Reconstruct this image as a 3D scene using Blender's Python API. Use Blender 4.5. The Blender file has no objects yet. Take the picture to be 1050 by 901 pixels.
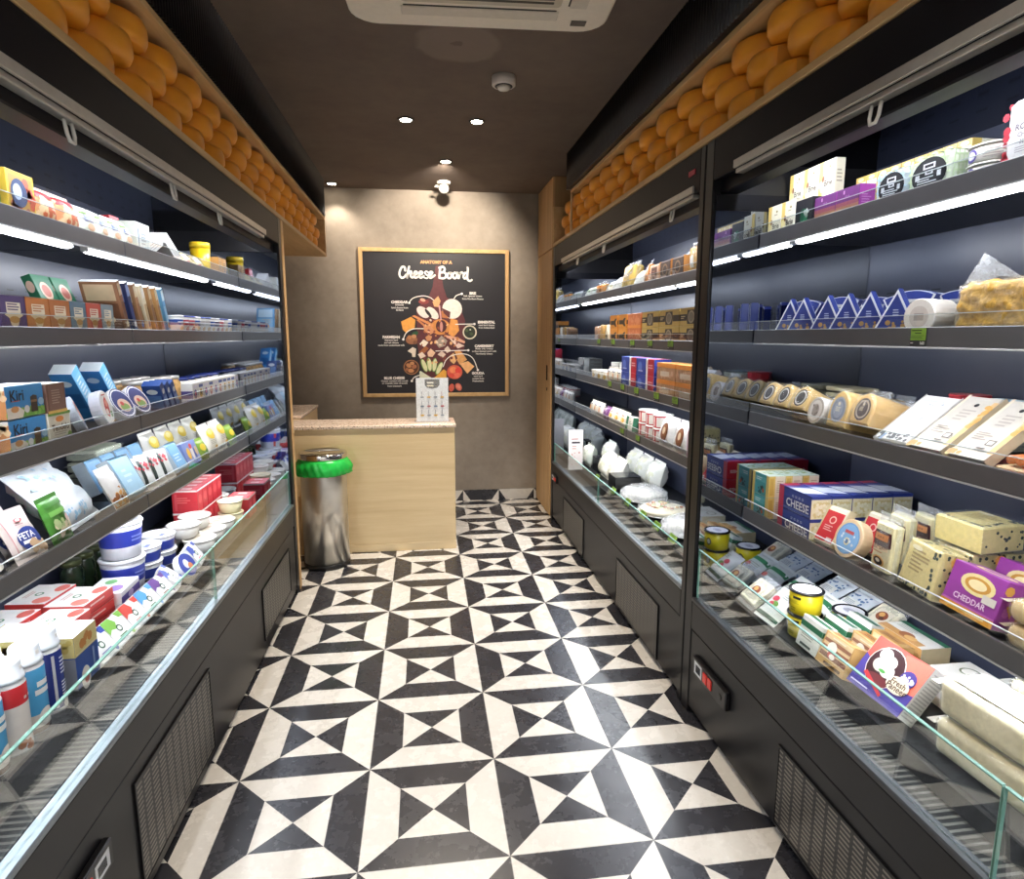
import bpy, math, random
from mathutils import Vector, Matrix, noise as mnoise
random.seed(7)
R = math.radians
scene = bpy.context.scene
COL = scene.collection

# ------------------------------------------------------------------ materials
def lin(h):
    h = h.lstrip('#')
    o = []
    for i in (0, 2, 4):
        c = int(h[i:i+2], 16)/255
        o.append(c/12.92 if c <= .04045 else ((c+.055)/1.055)**2.4)
    return o
MATS = {}
def newmat(name):
    m = bpy.data.materials.new(name); m.use_nodes = True
    nt = m.node_tree; nt.nodes.clear()
    out = nt.nodes.new('ShaderNodeOutputMaterial')
    return m, nt, out
def node(nt, t, **kw):
    n = nt.nodes.new(t)
    for k, v in kw.items():
        if k.startswith('i_'):
            n.inputs[int(k[2:])].default_value = v
        else:
            setattr(n, k, v)
    return n
def mth(nt, op, a, b=None, clamp=False):
    n = nt.nodes.new('ShaderNodeMath'); n.operation = op; n.use_clamp = clamp
    for i, x in enumerate((a, b)):
        if x is None: continue
        if isinstance(x, (int, float)): n.inputs[i].default_value = x
        else: nt.links.new(x, n.inputs[i])
    return n.outputs[0]
def mixc(nt, f, a, b):
    n = nt.nodes.new('ShaderNodeMix'); n.data_type = 'RGBA'
    if isinstance(f, (int, float)): n.inputs[0].default_value = f
    else: nt.links.new(f, n.inputs[0])
    for i, x in ((6, a), (7, b)):
        if isinstance(x, (tuple, list)): n.inputs[i].default_value = (*x[:3], 1)
        else: nt.links.new(x, n.inputs[i])
    return n.outputs[2]
def principled(nt, out, rough=.5, metal=0., spec=.5):
    b = nt.nodes.new('ShaderNodeBsdfPrincipled')
    b.inputs['Roughness'].default_value = rough
    b.inputs['Metallic'].default_value = metal
    b.inputs['Specular IOR Level'].default_value = spec
    nt.links.new(b.outputs[0], out.inputs[0])
    return b
def coords(nt, kind='Object'):
    return nt.nodes.new('ShaderNodeTexCoord').outputs[kind]
def noise(nt, vec, scale, detail=3, rough=.5):
    n = nt.nodes.new('ShaderNodeTexNoise')
    n.inputs['Scale'].default_value = scale; n.inputs['Detail'].default_value = detail
    n.inputs['Roughness'].default_value = rough
    nt.links.new(vec, n.inputs['Vector'])
    return n.outputs[0]
def bump(nt, h, b, strength=.2, dist=.002):
    n = nt.nodes.new('ShaderNodeBump'); n.inputs['Strength'].default_value = strength
    n.inputs['Distance'].default_value = dist
    nt.links.new(h, n.inputs['Height']); nt.links.new(n.outputs[0], b.inputs['Normal'])

def P(h, rough=.45, metal=0., var=.05, scale=45., bmp=0., spec=.5):
    key = ('p', h, rough, metal, var, bmp, spec)
    if key in MATS: return MATS[key]
    m, nt, out = newmat('print_'+h)
    b = principled(nt, out, rough, metal, spec)
    c = lin(h); co = coords(nt)
    nz = noise(nt, co, scale)
    lo = [x*(1-2*var) for x in c]; hi = [min(1, x*(1+2*var)) for x in c]
    nt.links.new(mixc(nt, nz, lo, hi), b.inputs['Base Color'])
    if bmp: bump(nt, nz, b, bmp, .004)
    MATS[key] = m
    return m
def PLA(h, rough=.25): return P(h, rough, 0, .02)
def CHEESE(h, rough=.4): return P(h, rough, 0, .12, 60., .15)

def mat_film(key='film', tint='f2f6fa', amount=.2):
    k = (key, tint, amount)
    if k in MATS: return MATS[k]
    m, nt, out = newmat('clear_'+key)
    tr = node(nt, 'ShaderNodeBsdfTransparent'); tr.inputs[0].default_value = (.97, .98, .98, 1)
    b = nt.nodes.new('ShaderNodeBsdfPrincipled'); b.inputs['Roughness'].default_value = .18
    b.inputs['Base Color'].default_value = (*lin(tint), 1)
    nz = noise(nt, coords(nt), 55., 2)
    bump(nt, nz, b, .5, .006)
    f = mth(nt, 'MULTIPLY_ADD', nz, amount); nt.nodes[-1].inputs[2].default_value = amount*.4
    mx = node(nt, 'ShaderNodeMixShader')
    nt.links.new(f, mx.inputs[0]); nt.links.new(tr.outputs[0], mx.inputs[1]); nt.links.new(b.outputs[0], mx.inputs[2])
    nt.links.new(mx.outputs[0], out.inputs[0])
    MATS[k] = m
    return m
def mat_glass(key, tint=(.93, .97, .95), ior=1.5):
    k = ('glass', key)
    if k in MATS: return MATS[k]
    m, nt, out = newmat('glass_'+key)
    tr = node(nt, 'ShaderNodeBsdfTransparent'); tr.inputs[0].default_value = (*tint, 1)
    gl = node(nt, 'ShaderNodeBsdfGlossy'); gl.inputs['Roughness'].default_value = .01
    gl.inputs[0].default_value = (1, 1, 1, 1)
    ge = nt.nodes.new('ShaderNodeNewGeometry')
    dt = nt.nodes.new('ShaderNodeVectorMath'); dt.operation = 'DOT_PRODUCT'
    nt.links.new(ge.outputs['Normal'], dt.inputs[0]); nt.links.new(ge.outputs['Incoming'], dt.inputs[1])
    inv = mth(nt, 'SUBTRACT', 1., mth(nt, 'ABSOLUTE', dt.outputs['Value']), True)
    f0 = ((ior-1)/(ior+1))**2
    nz = noise(nt, coords(nt), 6., 2)
    f = mth(nt, 'ADD', mth(nt, 'MULTIPLY', mth(nt, 'POWER', inv, 5.), 1-f0), mth(nt, 'MULTIPLY', mth(nt, 'ADD', nz, .5), f0), True)
    mx = node(nt, 'ShaderNodeMixShader')
    nt.links.new(f, mx.inputs[0]); nt.links.new(tr.outputs[0], mx.inputs[1]); nt.links.new(gl.outputs[0], mx.inputs[2])
    nt.links.new(mx.outputs[0], out.inputs[0])
    MATS[k] = m
    return m
def mat_emit(key, h, s):
    k = ('e', key)
    if k in MATS: return MATS[k]
    m, nt, out = newmat('glow_'+key)
    e = node(nt, 'ShaderNodeEmission'); e.inputs[1].default_value = s
    nz = noise(nt, coords(nt), 3., 1)
    c = lin(h)
    nt.links.new(mixc(nt, nz, [x*.98 for x in c], c), e.inputs[0])
    nt.links.new(e.outputs[0], out.inputs[0])
    MATS[k] = m
    return m
def mat_mirror(key, h, rough, var=.1):
    k = ('mir', key)
    if k in MATS: return MATS[k]
    m, nt, out = newmat('mirror_'+key)
    b = principled(nt, out, rough, 1.)
    c = lin(h); nz = noise(nt, coords(nt), 4., 3)
    nt.links.new(mixc(nt, nz, [x*(1-var) for x in c], c), b.inputs['Base Color'])
    MATS[k] = m
    return m
def sep(nt, v):
    s = nt.nodes.new('ShaderNodeSeparateXYZ'); nt.links.new(v, s.inputs[0]); return s.outputs
def mat_floor(key='floor'):
    k = ('fl', key)
    if k in MATS: return MATS[k]
    m, nt, out = newmat('tile_'+key)
    b = principled(nt, out, .22)
    co = coords(nt, 'Generated' if False else 'Object')
    s = sep(nt, co)
    if key == 'floor':
        u = mth(nt, 'DIVIDE', s[0], .45); v = mth(nt, 'DIVIDE', s[1], .45)
    else:
        u = mth(nt, 'DIVIDE', s[0], .34)
        v = mth(nt, 'DIVIDE', mth(nt, 'SUBTRACT', .1, s[2]), .5)
        v = mth(nt, 'ADD', v, 4.001)
    fu, fv = mth(nt, 'FLOOR', u), mth(nt, 'FLOOR', v)
    a = mth(nt, 'ABSOLUTE', mth(nt, 'SUBTRACT', mth(nt, 'SUBTRACT', u, fu), .5))
    c = mth(nt, 'ABSOLUTE', mth(nt, 'SUBTRACT', mth(nt, 'SUBTRACT', v, fv), .5))
    lr = mth(nt, 'GREATER_THAN', a, c)
    mxv = mth(nt, 'MAXIMUM', a, c)
    inner = mth(nt, 'LESS_THAN', mxv, .25)
    par = mth(nt, 'FLOORED_MODULO' if False else 'MODULO', mth(nt, 'ADD', mth(nt, 'ADD', fu, fv), 200.), 2.)
    par = mth(nt, 'GREATER_THAN', par, .5)
    tot = mth(nt, 'ADD', mth(nt, 'ADD', lr, inner), par)
    dark = mth(nt, 'GREATER_THAN', mth(nt, 'MODULO', tot, 2.), .5)
    nz = noise(nt, co, 9., 6, .65)
    n2 = noise(nt, co, 55., 4, .6)
    blk = mixc(nt, nz, lin('1e1e21'), lin('3a3a40'))
    wht = mixc(nt, n2, lin('cec9c0'), lin('dcd7ce'))
    colr = mixc(nt, dark, wht, blk)
    grout = mth(nt, 'GREATER_THAN', mxv, .4965)
    colr = mixc(nt, mth(nt, 'MULTIPLY', grout, .6), colr, lin('4c4a48'))
    nt.links.new(colr, b.inputs['Base Color'])
    rr = mth(nt, 'MULTIPLY_ADD', nz, .2); nt.nodes[-1].inputs[2].default_value = .17
    nt.links.new(rr, b.inputs['Roughness'])
    bump(nt, n2, b, .04, .001)
    MATS[k] = m
    return m
def mat_concrete(key, lo, hi, scale=2.2, rough=.75, patch=None):
    k = ('con', key)
    if k in MATS: return MATS[k]
    m, nt, out = newmat('plaster_'+key)
    b = principled(nt, out, rough, 0, .3)
    co = coords(nt)
    n1 = noise(nt, co, scale, 8, .62); n2 = noise(nt, co, scale*7, 5, .6)
    f = mth(nt, 'ADD', mth(nt, 'MULTIPLY', n1, .75), mth(nt, 'MULTIPLY', n2, .3))
    rmp = nt.nodes.new('ShaderNodeMapRange'); rmp.inputs[1].default_value = .3; rmp.inputs[2].default_value = .75
    nt.links.new(f, rmp.inputs[0])
    c = mixc(nt, rmp.outputs[0], lin(lo), lin(hi))
    if patch:
        px, py, r, ph = patch
        s = sep(nt, co)
        dx = mth(nt, 'SUBTRACT', s[0], px); dy = mth(nt, 'SUBTRACT', s[1], py)
        d = mth(nt, 'SQRT', mth(nt, 'ADD', mth(nt, 'MULTIPLY', dx, dx), mth(nt, 'MULTIPLY', dy, dy)))
        d = mth(nt, 'ADD', d, mth(nt, 'MULTIPLY', mth(nt, 'SUBTRACT', n2, .5), .08))
        edge = nt.nodes.new('ShaderNodeMapRange'); edge.inputs[1].default_value = r; edge.inputs[2].default_value = r*.85
        nt.links.new(d, edge.inputs[0])
        ring = mth(nt, 'MULTIPLY', edge.outputs[0], mth(nt, 'GREATER_THAN', d, .03))
        c = mixc(nt, mth(nt, 'MULTIPLY', ring, .5), c, lin(ph))
    nt.links.new(c, b.inputs['Base Color'])
    bump(nt, n2, b, .15, .003)
    MATS[k] = m
    return m
def mat_wood(key, lo, hi, axis=0, sc=1., rough=.5):
    k = ('wood', key)
    if k in MATS: return MATS[k]
    m, nt, out = newmat('wood_'+key)
    b = principled(nt, out, rough, 0, .35)
    mp = nt.nodes.new('ShaderNodeMapping')
    nt.links.new(coords(nt), mp.inputs[0])
    s3 = [22*sc]*3; s3[axis] = 1.3*sc
    mp.inputs['Scale'].default_value = s3
    n1 = noise(nt, mp.outputs[0], 1., 6, .6)
    n2 = noise(nt, mp.outputs[0], 5., 4, .6)
    f = mth(nt, 'ADD', mth(nt, 'MULTIPLY', n1, .8), mth(nt, 'MULTIPLY', n2, .25))
    rmp = nt.nodes.new('ShaderNodeMapRange'); rmp.inputs[1].default_value = .3; rmp.inputs[2].default_value = .75
    nt.links.new(f, rmp.inputs[0])
    nt.links.new(mixc(nt, rmp.outputs[0], lin(lo), lin(hi)), b.inputs['Base Color'])
    bump(nt, n2, b, .08, .001)
    MATS[k] = m
    return m
def mat_slots(key, base, slot, ax, pu, pv, wu, wv, rough=.4, row_gap=None, metal=0.):
    """sheet with rows of slots: ax = (u axis, v axis), pitches pu, pv, slot fractions wu, wv"""
    k = ('slots', key)
    if k in MATS: return MATS[k]
    m, nt, out = newmat('sheet_'+key)
    b = principled(nt, out, rough, metal)
    co = coords(nt); s = sep(nt, co)
    def fr(x, p):
        q = mth(nt, 'ADD', mth(nt, 'DIVIDE', x, p), 500.)
        return mth(nt, 'FRACT', q)
    fu = mth(nt, 'LESS_THAN', fr(s[ax[0]], pu), wu)
    fv = mth(nt, 'LESS_THAN', fr(s[ax[1]], pv), wv)
    f = mth(nt, 'MULTIPLY', fu, fv)
    if row_gap:
        f = mth(nt, 'MULTIPLY', f, mth(nt, 'LESS_THAN', fr(s[ax[1]], row_gap[0]), row_gap[1]))
    nz = noise(nt, co, 6., 4)
    c0 = lin(base)
    body = mixc(nt, nz, [x*.85 for x in c0], [x*1.15 for x in c0])
    nt.links.new(mixc(nt, f, body, lin(slot)), b.inputs['Base Color'])
    bump(nt, mth(nt, 'SUBTRACT', 1., f), b, .3, .002)
    MATS[k] = m
    return m
def mat_granite():
    k = 'granite'
    if k in MATS: return MATS[k]
    m, nt, out = newmat('granite_worktop')
    b = principled(nt, out, .25)
    co = coords(nt)
    v = nt.nodes.new('ShaderNodeTexVoronoi'); v.inputs['Scale'].default_value = 160.
    nt.links.new(co, v.inputs['Vector'])
    s = sep(nt, v.outputs['Color'])
    n1 = noise(nt, co, 14., 4)
    c = mixc(nt, n1, lin('dcc2ac'), lin('ead6c4'))
    c = mixc(nt, mth(nt, 'GREATER_THAN', s[0], .84), c, lin('8a7668'))
    c = mixc(nt, mth(nt, 'GREATER_THAN', s[1], .85), c, lin('f0e2d4'))
    nt.links.new(c, b.inputs['Base Color'])
    MATS[k] = m
    return m
def mat_brushed():
    k = 'brushed'
    if k in MATS: return MATS[k]
    m, nt, out = newmat('brushed_steel')
    b = principled(nt, out, .3, 1.)
    mp = nt.nodes.new('ShaderNodeMapping'); nt.links.new(coords(nt), mp.inputs[0])
    mp.inputs['Scale'].default_value = (3, 3, 240)
    n1 = noise(nt, mp.outputs[0], 3., 3)
    nt.links.new(mixc(nt, n1, lin('c9c6c0'), lin('e6e4e0')), b.inputs['Base Color'])
    b.inputs['Anisotropic'].default_value = .5
    MATS[k] = m
    return m
BLACK = P('131316', .36, 0, .1, 6., 0, .32)
HOOD = P('0d0e15', .45, 0, .1, 6., 0, .14)
BLACK2 = P('17181b', .4, 0, .1, 6., 0, .3)
STEEL = P('8d8f92', .3, .9, .05)
ALU = P('b9b7b2', .35, .6, .05)

# ------------------------------------------------------------------ mesh builder
class MB:
    def __init__(s): s.v = []; s.f = []; s.m = []; s.sm = []; s.mats = []
    def mi(s, mat):
        if mat not in s.mats: s.mats.append(mat)
        return s.mats.index(mat)
    def add(s, vs, fs, mat, smooth=False):
        o = len(s.v); s.v.extend(tuple(v) for v in vs); k = s.mi(mat)
        for f in fs:
            s.f.append(tuple(i+o for i in f)); s.m.append(k); s.sm.append(smooth)
        return s
    def box(s, x0, x1, y0, y1, z0, z1, mat, bev=.0):
        if x0 > x1: x0, x1 = x1, x0
        if y0 > y1: y0, y1 = y1, y0
        if bev <= 0:
            vs = [(x, y, z) for z in (z0, z1) for y in (y0, y1) for x in (x0, x1)]
            fs = [(0, 2, 3, 1), (4, 5, 7, 6), (0, 1, 5, 4), (2, 6, 7, 3), (0, 4, 6, 2), (1, 3, 7, 5)]
            return s.add(vs, fs, mat)
        c = [(x0+x1)/2, (y0+y1)/2, (z0+z1)/2]; h = [(x1-x0)/2, (y1-y0)/2, (z1-z0)/2]
        b = min(bev, .49*min(h)*2)
        vs = []; idx = {}
        for sx in (-1, 1):
            for sy in (-1, 1):
                for sz in (-1, 1):
                    sg = (sx, sy, sz)
                    for a in range(3):
                        idx[(sg, a)] = len(vs)
                        vs.append(tuple(c[i]+sg[i]*(h[i] if i == a else h[i]-b) for i in range(3)))
        fs = []
        for a in range(3):
            u, w = (a+1) % 3, (a+2) % 3
            for sa in (-1, 1):
                q = []
                for su, sw in ((-1, -1), (1, -1), (1, 1), (-1, 1)):
                    sg = [0]*3; sg[a] = sa; sg[u] = su; sg[w] = sw
                    q.append(idx[(tuple(sg), a)])
                fs.append(q if sa > 0 else q[::-1])
            for su in (-1, 1):
                for sw in (-1, 1):
                    lo = [0]*3; hi = [0]*3; lo[a] = -1; hi[a] = 1
                    lo[u] = hi[u] = su; lo[w] = hi[w] = sw
                    q = [idx[(tuple(lo), u)], idx[(tuple(hi), u)], idx[(tuple(hi), w)], idx[(tuple(lo), w)]]
                    fs.append(q if su*sw > 0 else q[::-1])
        for sx in (-1, 1):
            for sy in (-1, 1):
                for sz in (-1, 1):
                    sg = (sx, sy, sz); q = [idx[(sg, 0)], idx[(sg, 1)], idx[(sg, 2)]]
                    fs.append(q if sx*sy*sz > 0 else q[::-1])
        return s.add(vs, fs, mat)
    def rbox(s, x0, x1, y0, y1, z0, z1, mat, bev=.012, amp=.003, freq=18., n=7, seed=0.):
        """rounded box with an uneven, hand-cut surface"""
        c = Vector(((x0+x1)/2, (y0+y1)/2, (z0+z1)/2)); h = Vector(((x1-x0)/2, (y1-y0)/2, (z1-z0)/2))
        bev = min(bev, min(h)*.95); idx = {}; vs = []; fs = []
        def st(a):
            i = h[a]-bev
            return [-h[a], -h[a]+bev*.3]+[-i+2*i*k/n for k in range(n+1)]+[h[a]-bev*.3, h[a]]
        def vid(p):
            key = tuple(round(q, 6) for q in p)
            if key in idx: return idx[key]
            q = Vector([max(-(h[a]-bev), min(h[a]-bev, p[a])) for a in range(3)]); d = Vector(p)-q
            dn = d.normalized() if d.length > 1e-9 else Vector((0, 0, 1))
            w = q+dn*bev
            w += dn*(mnoise.noise((w+c)*freq+Vector((seed, seed, 0)))-.25)*amp
            if w.z < -h.z: w.z = -h.z
            idx[key] = len(vs); vs.append(w+c); return idx[key]
        for a in range(3):
            u, w_ = (a+1) % 3, (a+2) % 3; su, sw = st(u), st(w_)
            for sa in (-1, 1):
                for i in range(len(su)-1):
                    for j in range(len(sw)-1):
                        q = []
                        for uu, ww in ((su[i], sw[j]), (su[i+1], sw[j]), (su[i+1], sw[j+1]), (su[i], sw[j+1])):
                            p = [0, 0, 0]; p[a] = sa*h[a]; p[u] = uu; p[w_] = ww; q.append(vid(p))
                        fs.append(q if sa > 0 else q[::-1])
        return s.add(vs, fs, mat, True)
    def lathe(s, prof, mats, n=20, c=(0, 0, 0), smooth=True, mod=None):
        """prof: (r, z) bottom to top; mats: one material or one per segment"""
        vs = []
        for r, z in prof:
            for k in range(n):
                a = 2*math.pi*k/n
                rr = r*(mod(a, z) if mod else 1)
                vs.append((c[0]+rr*math.cos(a), c[1]+rr*math.sin(a), c[2]+z))
        o = len(s.v); s.v.extend(vs)
        for j in range(len(prof)-1):
            mt = mats[j] if isinstance(mats, list) else mats
            k0 = s.mi(mt)
            for k in range(n):
                k2 = (k+1) % n
                s.f.append((o+j*n+k, o+j*n+k2, o+(j+1)*n+k2, o+(j+1)*n+k)); s.m.append(k0); s.sm.append(smooth)
        for j, rev in ((0, True), (len(prof)-1, False)):
            if prof[j][0] > 1e-5:
                mt = (mats[0] if rev else mats[-1]) if isinstance(mats, list) else mats
                q = [o+j*n+k for k in range(n)]
                s.f.append(tuple(q[::-1] if rev else q)); s.m.append(s.mi(mt)); s.sm.append(False)
        return s
    def prism(s, pts, y0, y1, mat, inset=0., plane='xz', smooth=False):
        """convex-ish outline pts (a,b) counter-clockwise extruded; plane xz -> along y, xy -> along z"""
        n = len(pts)
        ca = sum(p[0] for p in pts)/n; cb = sum(p[1] for p in pts)/n
        def mk(k, y):
            q = [(ca+(p[0]-ca)*k, cb+(p[1]-cb)*k) for p in pts]
            return [(a, y, b) if plane == 'xz' else (a, b, y) for a, b in q]
        if inset > 0:
            kk = 1-inset/max(max(abs(p[0]-ca), abs(p[1]-cb)) for p in pts)
            rings = [mk(kk, y0), mk(1, y0+inset*.7*(1 if y1 > y0 else -1)), mk(1, y1-inset*.7*(1 if y1 > y0 else -1)), mk(kk, y1)]
        else: rings = [mk(1, y0), mk(1, y1)]
        vs = [v for r in rings for v in r]; fs = []
        for j in range(len(rings)-1):
            for k in range(n):
                k2 = (k+1) % n
                fs.append((j*n+k, j*n+k2, (j+1)*n+k2, (j+1)*n+k))
        fs.append(tuple(range(n))[::-1]); fs.append(tuple((len(rings)-1)*n+k for k in range(n)))
        flip = (plane == 'xz') == (y1 > y0)
        if flip: fs = [f[::-1] for f in fs]
        return s.add(vs, fs, mat, smooth)
    def tube(s, pts, r, mat, n=8):
        pts = [Vector(p) for p in pts]; vs = []
        for i, p in enumerate(pts):
            d = (pts[min(i+1, len(pts)-1)]-pts[max(i-1, 0)]).normalized()
            u = d.orthogonal().normalized() if i == 0 else (u-d*u.dot(d)).normalized()
            w = d.cross(u)
            for k in range(n):
                a = 2*math.pi*k/n
                vs.append(p+(u*math.cos(a)+w*math.sin(a))*r)
        fs = []
        for i in range(len(pts)-1):
            for k in range(n):
                k2 = (k+1) % n
                fs.append((i*n+k, i*n+k2, (i+1)*n+k2, (i+1)*n+k))
        fs.append(tuple(range(n))[::-1]); fs.append(tuple((len(pts)-1)*n+k for k in range(n)))
        return s.add(vs, fs, mat, True)
    def build(s, name, parent=None, loc=(0, 0, 0), shift=True):
        me = bpy.data.meshes.new(name)
        L = Vector(loc)
        vs = [Vector(v)-L for v in s.v] if shift else s.v
        me.from_pydata(vs, [], s.f)
        for m in s.mats: me.materials.append(m)
        me.polygons.foreach_set('material_index', s.m)
        me.polygons.foreach_set('use_smooth', s.sm)
        me.update()
        o = bpy.data.objects.new(name, me); COL.objects.link(o)
        if parent: o.parent = parent
        else: o.location = L
        return o

def tag(o, label, cat, group=None, kind=None):
    if label: o['label'] = label
    if cat: o['category'] = cat
    if group: o['group'] = group
    if kind: o['kind'] = kind
    return o
def empty(name, loc, label, cat, group=None):
    o = bpy.data.objects.new(name, None); COL.objects.link(o); o.location = loc
    o.empty_display_size = .05
    return tag(o, label, cat, group)
def struct(name, mb):
    o = mb.build(name); o['kind'] = 'structure'; return o

# ------------------------------------------------------------------ printed decals
TXT = {}
def text_mesh(body, bold=.02):
    k = (body, bold)
    if k in TXT: return TXT[k]
    cu = bpy.data.curves.new('t', 'FONT'); cu.body = body; cu.size = 1; cu.offset = bold
    cu.resolution_u = 2
    o = bpy.data.objects.new('t', cu)
    me = bpy.data.meshes.new_from_object(o)
    vs = [(v.co.x, v.co.y) for v in me.vertices]; fs = [tuple(p.vertices) for p in me.polygons]
    bpy.data.objects.remove(o); bpy.data.meshes.remove(me); bpy.data.curves.remove(cu)
    if vs:
        x0 = min(v[0] for v in vs); x1 = max(v[0] for v in vs); y0 = min(v[1] for v in vs); y1 = max(v[1] for v in vs)
    else: x0 = x1 = y0 = y1 = 0
    TXT[k] = (vs, fs, x0, x1, y0, y1)
    return TXT[k]
def grid2(a0, b0, a1, b1, n, m):
    vs = [(a0+(a1-a0)*i/n, b0+(b1-b0)*j/m) for j in range(m+1) for i in range(n+1)]
    fs = [(j*(n+1)+i, j*(n+1)+i+1, (j+1)*(n+1)+i+1, (j+1)*(n+1)+i) for j in range(m) for i in range(n)]
    return vs, fs
def disc2(ca, cb, ra, rb, n=18):
    vs = [(ca, cb)]; fs = []
    for q in (.55, 1):
        for k in range(n):
            t = 2*math.pi*k/n; vs.append((ca+ra*q*math.cos(t), cb+rb*q*math.sin(t)))
    for k in range(n):
        k2 = (k+1) % n
        fs.append((0, 1+k, 1+k2)); fs.append((1+k, 1+n+k, 1+n+k2, 1+k2))
    return vs, fs
def decal(mb, fmap, Wm, Hm, items, sub=1, e0=.0004, rough=.4):
    """items in face fractions; fmap(a,b,eps)->xyz ; Wm,Hm real size of the face"""
    e = e0
    for it in items:
        k = it[0]; col = it[-1]
        if k == 't': col = it[5]
        mat = P(col, rough) if isinstance(col, str) else col
        if k == 'r': sets = [grid2(*it[1:5], sub, sub)]
        elif k == 'e': sets = [disc2(*it[1:5])]
        elif k == 'p': sets = [(it[1], [tuple(range(len(it[1])))])]
        elif k == 'l':      # unreadable small print: thin bars
            a0, b0, a1, b1, n = it[1:6]; sets = []
            for i in range(n):
                bb = b1-(b1-b0)*(i+.2)/n; w = (a1-a0)*random.uniform(.55, 1)
                sets.append(grid2(a0, bb-(b1-b0)/n*.45, a0+w, bb, sub, 1))
        elif k == 'b':      # scattered blobs
            a0, b0, a1, b1, n, r = it[1:7]; sets = []
            for i in range(n):
                rr = r*random.uniform(.6, 1.3)
                sets.append(disc2(random.uniform(a0, a1), random.uniform(b0, b1), rr/Wm, rr/Hm, 7))
        elif k == 't':
            ca, cb, h, body = it[1:5]
            vs, fs, x0, x1, y0, y1 = text_mesh(body)
            sc = h/.7; W = (x1-x0)*sc*Hm/Wm
            mxw = it[6] if len(it) > 6 else .92
            sq = min(1, mxw/max(W, 1e-6))
            sets = [([(ca+((x-(x0+x1)/2)*sc*Hm/Wm)*sq, cb+(y-(y0+y1)/2)*sc) for x, y in vs], fs)]
        for vs, fs in sets:
            mb.add([fmap(a, b, e) for a, b in vs], fs, mat)
        e += .00022
def boxmap(W, D, H, face):
    if face == 'F': return (lambda a, b, e: ((a-.5)*W, -D/2-e, b*H)), W, H
    if face == 'K': return (lambda a, b, e: ((.5-a)*W, D/2+e, b*H)), W, H
    if face == 'R': return (lambda a, b, e: (W/2+e, (a-.5)*D, b*H)), D, H
    if face == 'L': return (lambda a, b, e: (-W/2-e, (.5-a)*D, b*H)), D, H
    if face == 'T': return (lambda a, b, e: ((a-.5)*W, (b-.5)*D, H+e)), W, D

# ------------------------------------------------------------------ product prototypes
class Proto:
    def __init__(s, name, cat, desc, body, parts=()):
        s.name = name; s.cat = cat; s.desc = desc; s.body = body; s.parts = list(parts)
        s.first = None
        vs = list(body.v)
        for _, p in s.parts: vs += p.v
        s.verts = vs
    def make(s):
        if s.first is None:
            if s.parts:
                r = bpy.data.objects.new(s.name, None); COL.objects.link(r); r.empty_display_size = .03
                bn, bm_ = (s.body_name if hasattr(s, 'body_name') else 'body'), s.body
                bm_.build(bn, r, shift=False)
                for n, mb in s.parts: mb.build(n, r, shift=False)
            else:
                r = s.body.build(s.name)
            s.first = r
            s.kids = [c for c in r.children]
            return r
        r = s.first.copy(); COL.objects.link(r)
        for c in s.kids:
            d = c.copy(); COL.objects.link(d); d.parent = r
        return r
    def alias(s, desc):
        q = Proto.__new__(Proto); q.__dict__.update(s.__dict__); q.desc = desc
        q._src = s
        q.make = s.make
        return q

def carton(name, cat, desc, W, D, H, base, faces, bev=.0015, rough=.4, parts=()):
    mb = MB(); bm_ = P(base, rough)
    mb.box(-W/2, W/2, -D/2, D/2, 0, H, bm_, bev)
    for fc, items in faces.items():
        for f in {'A': 'FLR', 'S': 'LR'}.get(fc, fc):
            fm, w, h = boxmap(W, D, H, f)
            decal(mb, fm, w, h, items)
    return Proto(name, cat, desc, mb, parts)

def lathe_map(rf, h, arc=math.pi):
    """a in 0..1 spans `arc` round the front (-y)"""
    def f(a, b, e):
        z = b*h; r = rf(z)+e; t = (a-.5)*arc
        return (r*math.sin(t), -r*math.cos(t), z)
    return f
def tub(name, cat, desc, r0, r1, h, base, lid, bands=(), items=(), lid_items=(), lid_h=.008, n=22, arc=math.pi, shape=None, body_rough=.3):
    mb = MB(); rf = lambda z: r0+(r1-r0)*z/h
    prof = [(r0*.94, 0), (r0, .003)]; mats = [P(base, body_rough)]
    cuts = sorted({.003, h} | {b[0]*h for b in bands} | {b[1]*h for b in bands})
    cuts = [c for c in cuts if c >= .003]
    for i in range(1, len(cuts)):
        zc = (cuts[i-1]+cuts[i])/2; col = base
        for b in bands:
            if b[0]*h <= zc <= b[1]*h: col = b[2]
        prof.append((rf(cuts[i]), cuts[i])); mats.append(P(col, body_rough))
    mb.lathe(prof, mats, n, mod=shape)
    if items:
        decal(mb, lathe_map(rf, h, arc), r1*arc, h, items, sub=8, e0=.0008 if not shape else .002)
    lm = MB()
    lm.lathe([(r1*.9, h+.0002), (r1*1.04, h+.0004), (r1*1.06, h+lid_h*.6), (r1*1.0, h+lid_h), (r1*.88, h+lid_h), (r1*.85, h+lid_h*.7), (0, h+lid_h*.7)], PLA(lid), n, mod=shape)
    if lid_items:
        q = r1*.8
        decal(lm, lambda a, b, e: ((a-.5)*2*q, (b-.5)*2*q, h+lid_h*.7+e), 2*q, 2*q, lid_items)
    p = Proto(name, cat, desc, mb, [('lid', lm)]); p.body_name = 'tub'
    return p

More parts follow.
